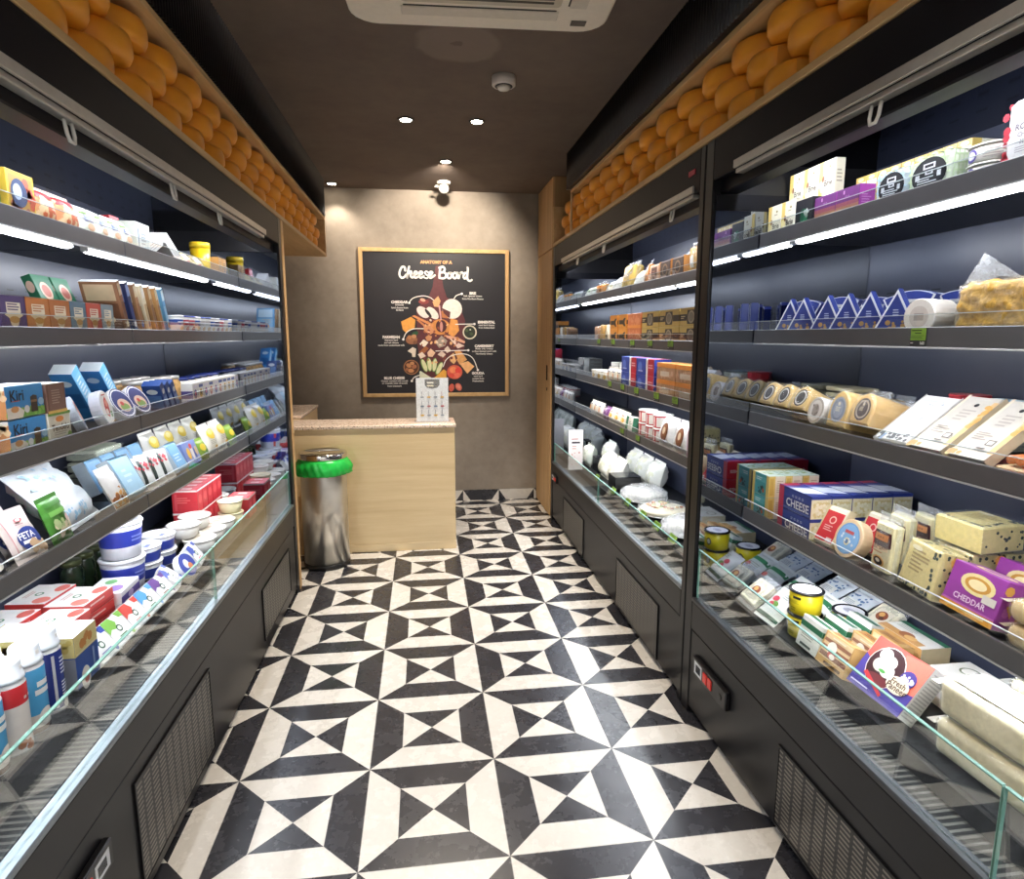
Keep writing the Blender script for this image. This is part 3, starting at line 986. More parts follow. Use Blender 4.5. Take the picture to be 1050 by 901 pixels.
root = empty('sign_stand', (.73, 2.99, .925), 'upright acrylic stand with a white printed sheet on the counter', 'sign'); L = root.location
q = MB(); q.box(.60, .86, 2.94, 3.06, .926, .930, mat_film('acrylic', 'ffffff', .3)); q.build('base', root, L)
q = MB(); q.box(.615, .845, 2.965, 2.968, .931, 1.245, P('dfe3ea', .4))
fm = lambda a, b, e: (.615+.23*a, 2.965-e, .931+.314*b)
it = [('p', [(.27, .97), (.73, .97), (.73, .84), (.66, .775), (.5, .75), (.34, .775), (.27, .84)], '2a2c30'), ('l', .34, .85, .66, .92, 1, 'e8e6da'), ('l', .34, .78, .66, .85, 1, 'e0d8b0')]
for r_ in range(3):
    for k in range(4):
        a0 = .12+k*.21; b0 = .52-.21*r_
        col = ['6f7684', '5b6270', '7b8290', 'a05058'][(k+r_) % 4] if k == 3 else '6f7684'
        it.append(('r', a0+.04, b0+.07, a0+.055, b0+.17, col))
        it.append(('e', a0+.06, b0+.04, .06, .022, ['8d95a3', '6b7b94', 'c9a44c', 'b5636a'][(k*2+r_) % 4]))
        it.append(('r', a0-.02, b0-.01, a0+.11, b0, 'a9b0bc'))
decal(q, fm, .23, .314, it); o = q.build('printed_sheet', root, L)
q = MB(); q.box(.612, .848, 2.960, 2.9635, .931, 1.248, mat_film('acrylic', 'ffffff', .12)); q.build('clear_cover', root, L)

# ------------------------------------------------------------------ bin
bx_, by_ = -.008, 2.638
root = empty('waste_bin', (bx_, by_, 0), 'round polished steel bin with a green liner, in front of the counter', 'bin')
q = MB(); q.lathe([(.148, .0), (.153, .004), (.153, .03), (.149, .034)], P('131314', .4), 40); q.build('base_ring', root, shift=False)
q = MB(); q.lathe([(.150, .0345), (.150, .66), (.150, .715)], mat_brushed(), 48); q.build('drum', root, shift=False)
q = MB(); q.lathe([(.156, .742), (.158, .748), (.158, .772), (.154, .780), (.135, .785), (.125, .772), (.0, .768)], mat_mirror('lid', 'd8d6d2', .12), 48); q.build('lid', root, shift=False)
q = MB(); q.tube([(-.11, 0, .79), (0, -.02, .795), (.11, 0, .79)], .004, ALU); q.build('lid_bar', root, shift=False)
q = MB()
def fr(a, z): return 1+.05*(math.sin(a*23+z*60)*.6+math.sin(a*37-z*90)*.4)*max(0, min(1, (.745-z)/.05))+.035*math.sin(a*5+1)*max(0, min(1, (.73-z)/.04))
pr = [(.157, .741), (.164, .728), (.178, .705), (.183, .68), (.180, .655), (.178, .64), (.1525, .638)]
q.lathe(pr, P('22c04a', .25, 0, .15, 20., .3), 96, mod=lambda a, z: (fr(a, z) if z > .639 else 1.0))
q.build('bag_liner', root, shift=False)

# ------------------------------------------------------------------ ceiling fittings
root = empty('ceiling_air_conditioner', (.895, .62, CZ), 'cream ceiling cassette air conditioner at the top of the picture', 'air conditioner')
root.rotation_euler = (0, 0, R(-3))
CR = P('f0e8d8', .45, 0, .03)
def rrect(w, d, r, n=5):
    pts = []
    for cx, cy, a0 in ((w/2-r, d/2-r, 0), (-w/2+r, d/2-r, 90), (-w/2+r, -d/2+r, 180), (w/2-r, -d/2+r, 270)):
        for k in range(n+1): pts.append((cx+r*math.cos(R(a0+90*k/n)), cy+r*math.sin(R(a0+90*k/n))))
    return pts
q = MB(); q.prism(rrect(1.0, 1.0, .10), -.0305, -.001, CR, .008, 'xy'); q.build('panel', root, shift=False)
q = MB(); q.prism(rrect(.60, .60, .02), -.037, -.031, P('c9c0ae', .5), .002, 'xy')
for k in range(20):
    q.box(-.27, .27, -.27+k*.0277, -.27+k*.0277+.012, -.0395, -.0372, P('4a463f', .6))
q.build('intake_grille', root, shift=False)
for k in range(4):
    q = MB(); q.box(-.30, .30, -.40, -.335, -.0365, -.031, P('dcd4c4', .35), .003)
    q.box(-.29, .29, -.334, -.328, -.0335, -.031, P('3a3630', .6))
    o = q.build('louvre', root, shift=False); o.rotation_euler = (0, 0, R(90*k))
q = MB(); q.box(.36, .42, .40, .44, -.033, -.031, P('5a544a', .5)); q.build('label_plate', root, shift=False)

root = empty('smoke_detector', (1.09, 1.665, CZ), 'round white smoke detector on the dark ceiling', 'smoke detector')
q = MB(); q.lathe([(.052, -.045), (.058, -.04), (.058, -.001)], PLA('d9d2c8', .4), 32); q.build('base', root, shift=False)
q = MB(); q.lathe([(.0, -.062), (.026, -.060), (.034, -.0455)], PLA('ded8ce', .4), 32); q.lathe([(.036, -.0468), (.044, -.0462), (.044, -.0453)], P('1d1b1a', .5), 32); q.build('sensor_cap', root, shift=False)

root = empty('security_camera', (.868, 3.87, CZ), 'small white dome security camera on the ceiling near the back wall', 'camera')
q = MB(); q.lathe([(.05, -.022), (.056, -.015), (.056, -.001)], PLA('d8d3cc', .35), 28); q.build('mount', root, shift=False)
q = MB(); q.lathe([(0, -.095), (.022, -.090), (.038, -.075), (.043, -.055), (.038, -.035), (.02, -.0225)], PLA('cfcac4', .3), 24); q.build('camera_ball', root, shift=False)
q = MB()
ring = [(.020*math.cos(2*math.pi*k/20), .020*math.sin(2*math.pi*k/20)-.06) for k in range(20)]
q.prism(ring, -.043, -.034, P('101012', .2)); q.build('lens', root, shift=False)
q = MB(); q.box(-.075, -.045, -.02, .0, -.05, -.035, PLA('d8d3cc'), .004); q.build('bracket', root, shift=False)

LAMPW = mat_emit('downlight', 'fff1dc', 60.)
def downlight(x, y, label, watts, aim=None, size=100, blend=.6, col=(1, .88, .74)):
    root = empty('downlight', (x, y, CZ), label, 'ceiling light')
    q = MB(); q.lathe([(.034, -.006), (.046, -.007), (.05, -.001)], P('3a3532', .5), 28); q.build('trim_ring', root, shift=False)
    q = MB(); q.lathe([(0, -.012), (.02, -.0105), (.033, -.0065), (.033, -.002)], LAMPW, 24); q.build('lamp_lens', root, shift=False)
    li = bpy.data.lights.new('downlight_beam', 'SPOT'); li.energy = watts; li.color = col
    li.spot_size = R(size); li.spot_blend = blend; li.shadow_soft_size = .03
    o = bpy.data.objects.new('downlight_beam', li); COL.objects.link(o); o.parent = root
    o.location = (0, 0, -.016)
    d = (Vector(aim)-Vector((x, y, CZ))) if aim else Vector((0, 0, -1))
    o.rotation_euler = d.to_track_quat('-Z', 'Y').to_euler()
downlight(.598, 2.36, 'left recessed downlight of the pair in mid ceiling', 150)
downlight(1.014, 2.335, 'right recessed downlight of the pair in mid ceiling', 150)
downlight(.862, 3.24, 'recessed downlight nearest the security camera', 210, (.80, 4.22, 2.25), 90)
downlight(-.055, 4.06, 'recessed downlight in the far left corner above the niche end', 30, (.0, 4.12, 0), 110)
downlight(.5, -.6, 'added unseen downlight above the near aisle, left', 70)  # this pair is out of view, added to light the near aisle
downlight(1.1, -.6, 'added unseen downlight above the near aisle, right', 70)
for x in (.3, 1.3):  # extra lamps behind the camera, added only for illumination
    for y in (-2.4,):
        downlight(x, y, f"added unseen downlight behind the viewer, {'left' if x < 1 else 'right'}", 70)

# ------------------------------------------------------------------ poster on the back wall
PX0, PX1, PZ0, PZ1 = .128, 1.452, .995, 2.305
root = empty('framed_poster', ((PX0+PX1)/2, YB, PZ0), 'large black cheese board poster in a pale wood frame on the back wall', 'poster'); L = root.location
yf = YB-.03
fw = .033
for n, a in (('frame_side', (PX0, PX0+fw, PZ0, PZ1)), ('frame_side', (PX1-fw, PX1, PZ0, PZ1)), ('frame_bottom', (PX0+fw+.0003, PX1-fw-.0003, PZ0, PZ0+fw)), ('frame_top', (PX0+fw+.0003, PX1-fw-.0003, PZ1-fw, PZ1))):
    q = MB(); q.box(a[0], a[1], yf-.006, YB-.001, a[2], a[3], WOODY if 'side' not in n else WOODV, .002); q.build(n, root, L)
yp = yf+.006
q = MB(); q.box(PX0+fw, PX1-fw, yp, yp+.008, PZ0+fw, PZ1-fw, P('232227', .5, 0, .08, 4.)); q.build('print_panel', root, L)
# picture coordinates -> wall (u right 42..905, v down 35..890)
def pm(u, v, e=0): return (PX0+(u-42)/863*(PX1-PX0), yp-.0006-e, PZ1-(v-35)/855*(PZ1-PZ0))
def poly(mb, pts, col, e): mb.add([pm(u, v, e) for u, v in pts], [tuple(range(len(pts)))[::-1]], P(col, .5, 0, .12, 40.))
def ell(mb, u, v, ru, rv, col, e, rot=0, n=20):
    pts = []
    for k in range(n):
        t = 2*math.pi*k/n; x, y = ru*math.cos(t), rv*math.sin(t)
        pts.append((u+x*math.cos(rot)-y*math.sin(rot), v+x*math.sin(rot)+y*math.cos(rot)))
    poly(mb, pts, col, e)
q = MB()
poly(q, [(478, 130), (508, 130), (520, 250), (540, 310), (610, 350), (645, 440), (640, 600), (600, 740), (540, 800), (420, 790), (375, 690), (362, 560), (362, 370), (430, 315), (458, 250)], '5e2f33', 0)
q.build('board_picture', root, L)
q = MB(); E_ = [0.0006]
def sh(kind, *a):
    E_[0] += .00003
    if kind == 'p': poly(q, a[0], a[1], E_[0])
    else: ell(q, *a[:4], a[4], E_[0], a[5] if len(a) > 5 else 0)
for u, v, ru, rv, c_, ro in [(400, 395, 42, 26, 'e6d8d0', .7), (455, 400, 44, 24, 'e9dcd2', .8), (430, 400, 30, 9, '2b2524', .9), (405, 335, 30, 14, '8a3a38', 0), (400, 325, 16, 9, 'd9a68c', .3), (570, 375, 58, 58, 'f0ded4', 0),
    (500, 480, 56, 46, 'd08a4a', 0), (505, 475, 32, 36, '4a1f22', 0), (505, 478, 9, 30, 'c98f86', 0), (350, 520, 22, 12, '2f5a3a', -.5), (330, 555, 34, 26, '9a6748', 0), (345, 535, 14, 12, 'c08a62', 0), (318, 540, 12, 12, 'b27a50', 0), (350, 570, 13, 11, '7d5238', 0),
    (672, 510, 42, 42, 'd9d2bc', 0), (672, 510, 34, 34, '2c3428', 0), (655, 500, 10, 9, '4a5a3c', 0), (682, 520, 11, 10, '445238', 0), (675, 495, 5, 4, 'cfd6c0', 0),
    (325, 715, 46, 44, '9c6b47', 0), (325, 715, 40, 38, '4e2d1e', 0), (310, 705, 16, 12, 'b87f54', .5), (342, 712, 15, 12, 'a5694a', -.4), (322, 735, 18, 12, 'c48a5c', .1), (330, 692, 13, 10, 'bd875c', 0), (300, 728, 10, 9, '9a6443', 0),
    (580, 745, 46, 42, 'd5604a', 0), (570, 732, 22, 19, 'ef8a5c', 0), (600, 735, 17, 18, 'e0453f', .4), (590, 765, 24, 15, 'e8705a', -.3), (562, 765, 16, 13, 'd8503f', 0),
    (560, 838, 16, 24, 'd5624e', .2), (602, 834, 18, 24, 'd9705c', -.5), (602, 832, 10, 15, 'e89078', -.5)]:
    sh('e', u, v, ru, rv, c_, ro)
for pts, c_ in [([(272, 450), (330, 422), (355, 440), (350, 485), (300, 515), (280, 495)], 'e5a04a'), ([(335, 418), (350, 412), (460, 465), (452, 478)], 'd58f5c'), ([(360, 440), (372, 436), (450, 500), (440, 508)], 'c97f50'), ([(400, 470), (440, 470), (470, 505), (440, 525), (405, 505)], 'cf8f66'),
    ([(470, 320), (490, 302), (503, 330), (490, 365), (465, 362), (456, 335)], 'e3a876'), ([(505, 388), (555, 392), (545, 430), (510, 425)], 'b87446'), ([(510, 370), (560, 392), (555, 430), (520, 400)], '5b2d2f'), ([(490, 355), (500, 355), (508, 440), (500, 440)], 'cfa0a0'),
    ([(560, 430), (600, 440), (610, 500), (575, 540), (545, 520)], 'e09a52'), ([(520, 525), (600, 540), (645, 565), (640, 575), (540, 545)], 'e0a88c'), ([(550, 545), (640, 590), (600, 605)], 'ead0c4'), ([(505, 530), (540, 560), (525, 590), (490, 602), (468, 570)], 'a39588'),
    ([(375, 580), (400, 552), (428, 570), (405, 598)], 'eadfce'), ([(370, 630), (410, 590), (430, 605), (395, 640)], '9c5f38'), ([(305, 620), (335, 597), (355, 607), (350, 655), (332, 655), (330, 635)], 'ddd0c0'), ([(365, 640), (390, 625), (412, 650), (380, 665)], 'e9d6c6'), ([(420, 630), (440, 605), (468, 630), (450, 655), (425, 652)], 'e6c0a0'), ([(480, 640), (505, 620), (530, 640), (510, 660)], 'ddc8b8'), ([(520, 610), (540, 590), (562, 620), (535, 632)], 'e3d0c2'),
    ([(410, 540), (430, 525), (450, 535), (440, 560), (420, 562)], 'c98d62'), ([(550, 650), (575, 630), (590, 680), (575, 697), (555, 680)], 'e7b67c'), ([(580, 620), (610, 612), (640, 650), (600, 670)], 'e2a864'), ([(590, 668), (640, 650), (655, 672), (610, 700)], 'dba062'), ([(610, 695), (660, 680), (698, 712), (655, 755)], 'e8b27a'),
    ([(372, 740), (380, 738), (468, 795), (372, 800)], 'd9dcc4'), ([(450, 785), (515, 728), (530, 738), (530, 790)], 'e7aa45')]:
    sh('p', pts, c_)
for k, (u, v, ro) in enumerate([(400, 705, -.35), (430, 700, -.1), (460, 702, .15), (488, 722, .45)]):
    sh('e', u, v, 15, 42, '6f9a4e', ro); sh('e', u+2, v, 12, 37, 'dfe0b4', ro)
for k in range(40):
    u, v = random.uniform(385, 600), random.uniform(440, 700)
    sh('e', u, v, random.uniform(5, 11), random.uniform(4, 9), random.choice(['c9854f', 'e3b27c', 'a9603f', '7a3d34', 'e8cdb8', '8c4a38']), random.random()*3)
q.build('food_picture', root, L)
# lettering
def ptxt(u, v, h, body, col, bold=.03):
    vs, fs, x0, x1, y0, y1 = text_mesh(body, bold); s_ = h/.7
    q.add([pm(u+(x-(x0+x1)/2)*s_, v-(y-(y0+y1)/2)*s_, .0024) for x, y in vs], fs, P(col, .5))
q = MB(); ptxt(481, 110, 17, 'ANATOMY OF A', 'e0a06a', .05); q.build('headline', root, L)
WH = 'e9e4de'
for u, v, head, lines in [(266, 338, 'CHEDDAR', ['Intensely', 'hard cheese from', 'England']), (692, 284, 'BRIE', ['Soft ripened cheese', 'from Northern France']), (772, 451, 'EMMENTAL', ['semi hard cheese', 'from Switzerland']), (213, 539, 'PARMESAN', ['Extreme hard', 'and salt cheese', 'made from unskimmed milk']), (758, 591, 'CAMEMBERT', ['Moist, soft, creamy', "surface ripened cow's milk", 'Normandy cheese']), (720, 752, 'GOUDA', ['semi hard', 'cooked from', 'Netherlands']), (225, 778, 'BLUE CHEESE', ['Cheese marbled with mould', 'or greenish veins of mould', 'from Denmark'])]:
    q = MB(); ptxt(u, v, 14, head, WH, .06)
    for k, t_ in enumerate(lines): ptxt(u, v+17+15*k, 9.5, t_, 'd6d2cc', .03)
    q.build('caption', root, L)
q = MB()
# brush script: letter strokes as ribbons
def cr(pts, n=6):
    o = []
    P_ = [pts[0]]+list(pts)+[pts[-1]]
    for i in range(1, len(P_)-2):
        for k in range(n):
            t = k/n
            o.append(tuple(.5*((2*P_[i][d])+(-P_[i-1][d]+P_[i+1][d])*t+(2*P_[i-1][d]-5*P_[i][d]+4*P_[i+1][d]-P_[i+2][d])*t*t+(-P_[i-1][d]+3*P_[i][d]-3*P_[i+1][d]+P_[i+2][d])*t**3) for d in (0, 1)))
    return o+[pts[-1]]
SE = [0.0062]
def stroke(pts, w, col='f1ece6'):
    pts = cr(pts); n = len(pts); SE[0] += .00012; e = SE[0]; vs = []
    for i, p_ in enumerate(pts):
        a = pts[max(i-1, 0)]; b_ = pts[min(i+1, n-1)]
        dx, dy = b_[0]-a[0], b_[1]-a[1]; l_ = math.hypot(dx, dy) or 1
        wx, wy_ = -dy/l_*w/2, dx/l_*w/2
        vs += [(p_[0]+wx, p_[1]+wy_), (p_[0]-wx, p_[1]-wy_)]
    q.add([pm(u, v, e) for u, v in vs], [(2*i, 2*i+1, 2*i+3, 2*i+2) for i in range(n-1)], P(col, .5))
    for p_ in (pts[0], pts[-1]): ell(q, p_[0], p_[1], w/2, w/2, col, e, 0, 12)
W_ = 12
for pts in [[(303, 160), (300, 142), (286, 140), (274, 160), (270, 182), (280, 200), (296, 197), (308, 182)],
            [(326, 138), (318, 168), (314, 200)], [(315, 188), (328, 166), (338, 168), (334, 190), (342, 199), (352, 192)],
            [(352, 184), (366, 180), (370, 168), (358, 166), (351, 184), (360, 200), (378, 192)],
            [(382, 184), (396, 180), (400, 168), (388, 166), (381, 184), (390, 200), (408, 190)],
            [(436, 170), (424, 163), (414, 171), (424, 182), (434, 190), (426, 202), (410, 197)],
            [(440, 192), (452, 180), (458, 168), (446, 166), (438, 184), (447, 200), (472, 184)],
            [(505, 138), (500, 170), (498, 200)], [(498, 142), (520, 136), (530, 150), (520, 166), (504, 168)], [(504, 168), (528, 168), (538, 184), (526, 200), (500, 200)],
            [(560, 168), (548, 174), (546, 194), (558, 200), (568, 188), (562, 170), (572, 172)],
            [(598, 174), (588, 168), (578, 178), (578, 192), (586, 200), (596, 194), (600, 182)], [(603, 168), (601, 184), (604, 196), (612, 198)],
            [(612, 198), (616, 168), (618, 178), (626, 166), (636, 170)],
            [(660, 174), (648, 168), (638, 186), (644, 200), (656, 192), (664, 150), (662, 138)], [(664, 150), (660, 190), (664, 208), (676, 214), (686, 208)]]:
    stroke(pts, 9 if pts[0] == (436, 170) else W_)
q.build('title_script', root, L)
ARW = [(322, 342), (627, 288), (700, 462), (282, 552), (662, 616), (718, 733), (326, 796)]
for pi_, pts in enumerate([[(318, 345), (345, 315), (400, 302), (440, 310), (462, 325)], [(582, 315), (596, 298), (625, 288)], [(588, 464), (640, 463), (705, 462)], [(282, 552), (300, 515), (340, 492), (400, 490)], [(470, 620), (560, 618), (665, 616)], [(512, 712), (530, 672), (570, 645), (640, 638), (690, 665), (718, 735)], [(325, 798), (340, 775), (372, 762)]]):
    q = MB(); stroke(pts, 5); u, v = ARW[pi_]; SE[0] += .00012; ell(q, u, v, 7, 7, 'f1ece6', SE[0])
    q.build('pointer_line', root, L)
# ------------------------------------------------------------------ products
for n, side, xf, zs, loc in [
    ('RN1', 'R', 1.945, 1.8995, 'top shelf of near right fridge'), ('RN2', 'R', 1.945, 1.5495, 'second shelf of near right fridge'),
    ('RN3', 'R', 1.945, 1.2395, 'third shelf of near right fridge'), ('RN4', 'R', 1.945, .8595, 'lowest shelf of near right fridge'),
    ('RND', 'R', 1.905, .50, 'bottom deck of near right fridge'),
    ('RF1', 'R', 1.945, 1.8295, 'top shelf of rear right fridge'), ('RF2', 'R', 1.945, 1.5045, 'second shelf of rear right fridge'),
    ('RF3', 'R', 1.945, 1.2245, 'third shelf of rear right fridge'), ('RF4', 'R', 1.945, .9495, 'lowest shelf of rear right fridge'),
    ('RFD', 'R', 1.905, .50, 'bottom deck of rear right fridge'),
    ('L1', 'L', -.36, 1.8425, 'top shelf of left fridge'), ('L2', 'L', -.36, 1.5475, 'second shelf of left fridge'),
    ('L3', 'L', -.36, 1.2445, 'third shelf of left fridge'), ('L4', 'L', -.36, .9545, 'lowest shelf of left fridge'),
    ('LD', 'L', -.285, .555, 'bottom deck of left fridge')]:
    SHELF[n] = (side, xf, zs, loc)

# ===== near right fridge, top shelf
royal = carton('cheese_powder_pack', 'cheese pack', 'white pack with red heart border', .118, .055, .15, 'e6e2e2', {
    'F': [('b', .03, .05, .10, .95, 9, .008, 'c23a4a'), ('b', .90, .05, .97, .95, 9, .008, 'c23a4a'), ('e', .5, .78, .10, .05, '2f7a8c'), ('t', .5, .60, .085, 'ROYAL', '7d7480'), ('t', .5, .49, .06, 'CHEESE', '9a929c'), ('t', .5, .39, .06, 'MILK', '9a929c'), ('l', .3, .24, .7, .33, 3, 'a9a2aa'), ('r', .55, .07, .85, .16, '6b7d7a')],
    'S': [('b', .1, .05, .9, .95, 14, .008, 'c23a4a'), ('l', .2, .3, .8, .6, 5, 'a9a2aa')]}, bev=.014)
camtub = tub('cream_cheese_box', 'cheese box', 'round cream box with purple oval', .054, .054, .036, 'e9e3d8', 'efeae2', items=[('e', .42, .5, .10, .42, '5a4a9a'), ('e', .42, .5, .07, .26, 'e8e2f0'), ('l', .6, .2, .85, .8, 4, 'b5aca4')], lid_h=.006)
def oval_pack(desc, W, H, body, chk):
    its = []
    for i in range(5):
        its.append(('r', .04+i*.19, .02, .10+i*.19, .98, chk)); its.append(('r', .02, .06+i*.19, .98, .11+i*.19, chk))
    ov = [('e', .5, .52, .40, .42, '15161a'), ('e', .5, .52, .37, .39, '1d1e24'), ('r', .36, .66, .64, .80, 'e4e6e8'), ('r', .40, .695, .60, .765, '1d1e24'), ('r', .42, .52, .60, .62, 'dfe2e6'), ('r', .46, .55, .56, .59, '1d1e24'), ('l', .25, .30, .75, .48, 3, 'd5d9dd'), ('r', .20, .42, .30, .56, 'd0d4d8'), ('r', .70, .42, .79, .56, 'd0d4d8'), ('e', .5, .2, .07, .05, '9aa0a6')]
    return carton('oval_label_cheese_pack', 'cheese pack', desc, W, .06, H, body, {'F': its+ov, 'S': its, 'T': its}, bev=.016)
okgreen = oval_pack('green checked pack with black oval', .142, .098, 'dde6d2', 'c9dcb4')
okblue = oval_pack('blue checked pack with black oval', .112, .094, 'd8e6ea', 'b4d2dd')
purple = carton('purple_cheese_carton', 'cheese carton', 'purple carton with tan food photo', .107, .05, .088, '6a2f72', {'F': [('r', .0, .0, 1, .42, 'a5785a'), ('e', .5, .16, .32, .14, 'c39a6e'), ('e', .55, .17, .2, .09, '8a5a3c'), ('r', 0, .42, 1, .55, '9a5560'), ('r', .32, .80, .38, .92, 'cfa0c8'), ('t', .5, .72, .07, '= = =', 'b98abf')], 'S': [('r', 0, 0, 1, 1, 'a33fa0'), ('l', .15, .3, .8, .7, 5, 'c77fc6')]})
blackbox = carton('black_cheese_carton', 'cheese carton', 'black carton with green herb picture', .098, .05, .10, '26262b', {'F': [('e', .55, .42, .22, .26, '2f7a55'), ('e', .45, .5, .12, .2, '1f5a40'), ('b', .55, .3, .85, .7, 8, .007, 'dfe4de'), ('r', .5, .05, .58, .3, '3f8a60')], 'S': [('l', .2, .3, .8, .7, 4, '55565c')]})
def brie_faces(txt=.17):
    return [('r', 0, 0, .26, 1, 'e3c46c'), ('e', .16, .34, .16, .13, 'f1dfa0'), ('e', .28, .5, .07, .09, '8c5a34'), ('e', .24, .2, .1, .08, 'f4ebcf'), ('e', .68, .80, .07, .04, '9a8a5a'), ('l', .5, .66, .86, .74, 1, 'b1a58c'), ('t', .64, .36, txt, 'Brie', '6b6258')]
brie = carton('brie_carton', 'cheese carton', 'cream brie carton with cheese picture', .085, .036, .112, 'ece5cf', {'F': brie_faces(), 'S': [('l', .2, .3, .8, .7, 4, 'b9ae98')], 'T': [('r', 0, 0, 1, 1, 'f0ead8')]})
brie2 = carton('brie_carton', 'cheese carton', 'slim pale brie carton seen end on', .105, .046, .078, 'e9e4d2', {'S': [('r', 0, .78, 1, 1, 'd9b95e'), ('e', .5, .88, .3, .08, 'efe3b8'), ('t', .5, .55, .14, 'Brie', '8a8070'), ('l', .25, .14, .8, .4, 4, 'b3aa98')], 'F': brie_faces(), 'T': [('r', .1, .1, .4, .9, 'd9c27a')]})
y = run('RN1', -.60, royal, 2, gap=.006)
y = run('RN1', -.335, camtub, 1, 1, 2, gap=.004)
y = run('RN1', -.212, okgreen); y = run('RN1', -.062, okblue, yaw=4)
y = run('RN1', .122, purple, 2, gap=.001)
y = run('RN1', .352, blackbox)
y = run('RN1', .452, brie, 2, 1, 1, gap=.003)
run('RN1', .36, brie, 3, 1, 2, v=.075, desc='tall stacked cream brie carton')
run('RN1', -.10, brie2, 9, 1, 2, v=.15, yaw=90)

# ===== near right fridge, second shelf
goldbag = block('block_cheese_bag', 'cheese bag', 'golden crumbly block in clear pointed bag', .275, .12, .125, 'cf9a45', 'fff2d8', None, .022, False, amp=.009, freq=38., film=.16, crumb=True, ffreq=52.)
for sx in (-1, 1):
    fm_ = MB(); fm_.add([(sx*.138, -.05, .10), (sx*.150, .05, .10), (sx*.128, 0, .196), (sx*.05, .03, .132), (sx*.05, -.03, .132)], [(0, 1, 2), (1, 3, 2), (3, 4, 2), (4, 0, 2)], mat_film('film', 'f2f6fa', .28))
    goldbag.parts.append(('bag_corner', fm_)); goldbag.verts = goldbag.verts+fm_.v
goldbag2 = goldbag
blab = [('r', .30, .30, .36, .72, 'b58a4a'), ('r', .40, .25, .46, .72, 'c9c2b0'), ('r', .50, .25, .54, .68, 'b5723a'), ('r', .58, .28, .62, .62, 'b9b4a4')]
wup = wedge('blue_cheese_wedge', 'cheese wedge', 'blue and white wedge, narrow end up', .128, R(54), .030, 'dfe2e6', '23337a', True, [('r', .36, .16, .64, .34, '35457f'), ('b', .3, .1, .7, .3, 6, .006, 'b38a4e'), ('l', .44, .4, .58, .56, 3, 'aab4d0')], '34459c')
wdn = wedge('blue_cheese_wedge', 'cheese wedge', 'blue and white wedge, round end up', .128, R(54), .030, 'dfe2e6', '2a3b88', False, [('p', [(.40, .42), (.60, .42), (.74, .80), (.26, .80)], 'b9bcc0'), ('l', .36, .52, .64, .74, 4, '6f7686')], '34459c')
cyl = roundbox('log_cheese', 'cheese log', 'white paper-wrapped round cheese log', .047, .085, 'dcd8d2', 'e4e0da', [('e', .5, .5, .3, .3, 'cfc7c0'), ('r', .35, .4, .65, .6, 'a8a09c')])
y = run('RN2', -.865, goldbag, 2, gap=.02)
y = run('RN2', -.195, cyl, yaw=8, roll=0)
seq = [(wup, -.085), (wdn, -.03), (wup, .025), (wup, .125), (wup, .225), (wdn, .292), (wup, .36), (wup, .44), (wdn, .495)]
seen = {}
tot = {id(wup): 6, id(wdn): 3}
for p_, yy in seq:
    i = seen.get(id(p_), 0); seen[id(p_)] = i+1
    lab = f"{p_.desc}, {wy(i, tot[id(p_)])}, {SHELF['RN2'][3]}"
    put(p_, 'RN2', yy, .004 if p_ is wup else .10, label=lab, group='blue cheese wedges, second shelf of near right fridge', yaw=28)
run('RN2', -.07, wdn, 6, v=.215, gap=.0, yaw=28, desc='blue wedge in the rear row')

# ===== near right fridge, third shelf
plat = MB(); plat.prism(rrect(.26, .19, .03), 0, .012, P('1a1a1c', .2), .004, 'xy'); plat.prism(rrect(.245, .175, .028), .0125, .016, P('d8c49a', .5), .001, 'xy')
pl = Proto('party_platter', 'platter', 'black tray platter of sausages and cheese', plat)
sg = []
sm_ = MB()
for k in range(4):
    sm_.tube([(-.10+k*.022, -.06, .032), (-.095+k*.022, -.02, .034), (-.09+k*.022, .03, .032)], .0105, P('c2703a', .35, 0, .1, 40.))
pb = MB()
for k in range(16):
    a = k*.9; pb.tube([(.05+.03*math.cos(a), .02+.03*math.sin(a), .02+.002*k), (.05+.05*math.cos(a+.5), .02+.05*math.sin(a+.5), .03+.002*k), (.05+.035*math.cos(a+1), .02+.04*math.sin(a+1), .028+.002*k)], .006, P('d8b878', .5, 0, .1))
fl_ = MB(); fl_.lathe([(.09, .016), (.085, .05), (.06, .09), (.03, .115), (0, .118)], mat_film('film', 'fff6e8', .3), 16, c=(.04, .015, 0))
st = MB(); st.lathe([(.024, .119), (.024, .121), (0, .122)], P('2f8a4a', .4), 16, c=(.04, .015, 0))
pl.parts = [('sausages', sm_), ('pasta_twists', pb), ('plastic_wrap', fl_), ('sticker', st)]; pl.body_name = 'tray'; pl.verts = plat.v+sm_.v+fl_.v+st.v
y = run('RN3', -.66, pl, yaw=4)
slab = carton('sliced_cheese_pack', 'cheese pack', 'pale grey flat pack with small print', .108, .026, .215, 'cfc8bd', {'F': [('r', .0, .0, .08, 1, 'e8d9bf'), ('r', .86, .1, 1, .9, 'ddb983'), ('b', .84, .45, .98, .95, 12, .008, 'd5a45c'), ('e', .52, .82, .06, .03, '2d2d2f'), ('l', .3, .52, .74, .74, 4, 'b5aca2'), ('l', .14, .28, .6, .42, 4, 'a39a92'), ('r', .60, .22, .80, .31, '6b6662'), ('r', .63, .235, .77, .295, 'd9d3ca'), ('r', 0, 0, 1, .1, 'e9e4d4'), ('l', .5, .12, .85, .18, 2, '4a4a4a'), ('b', .02, .01, .3, .08, 7, .007, 'd9b476')], 'S': [('r', 0, 0, 1, 1, 'e3d3b4')]}, bev=.006)
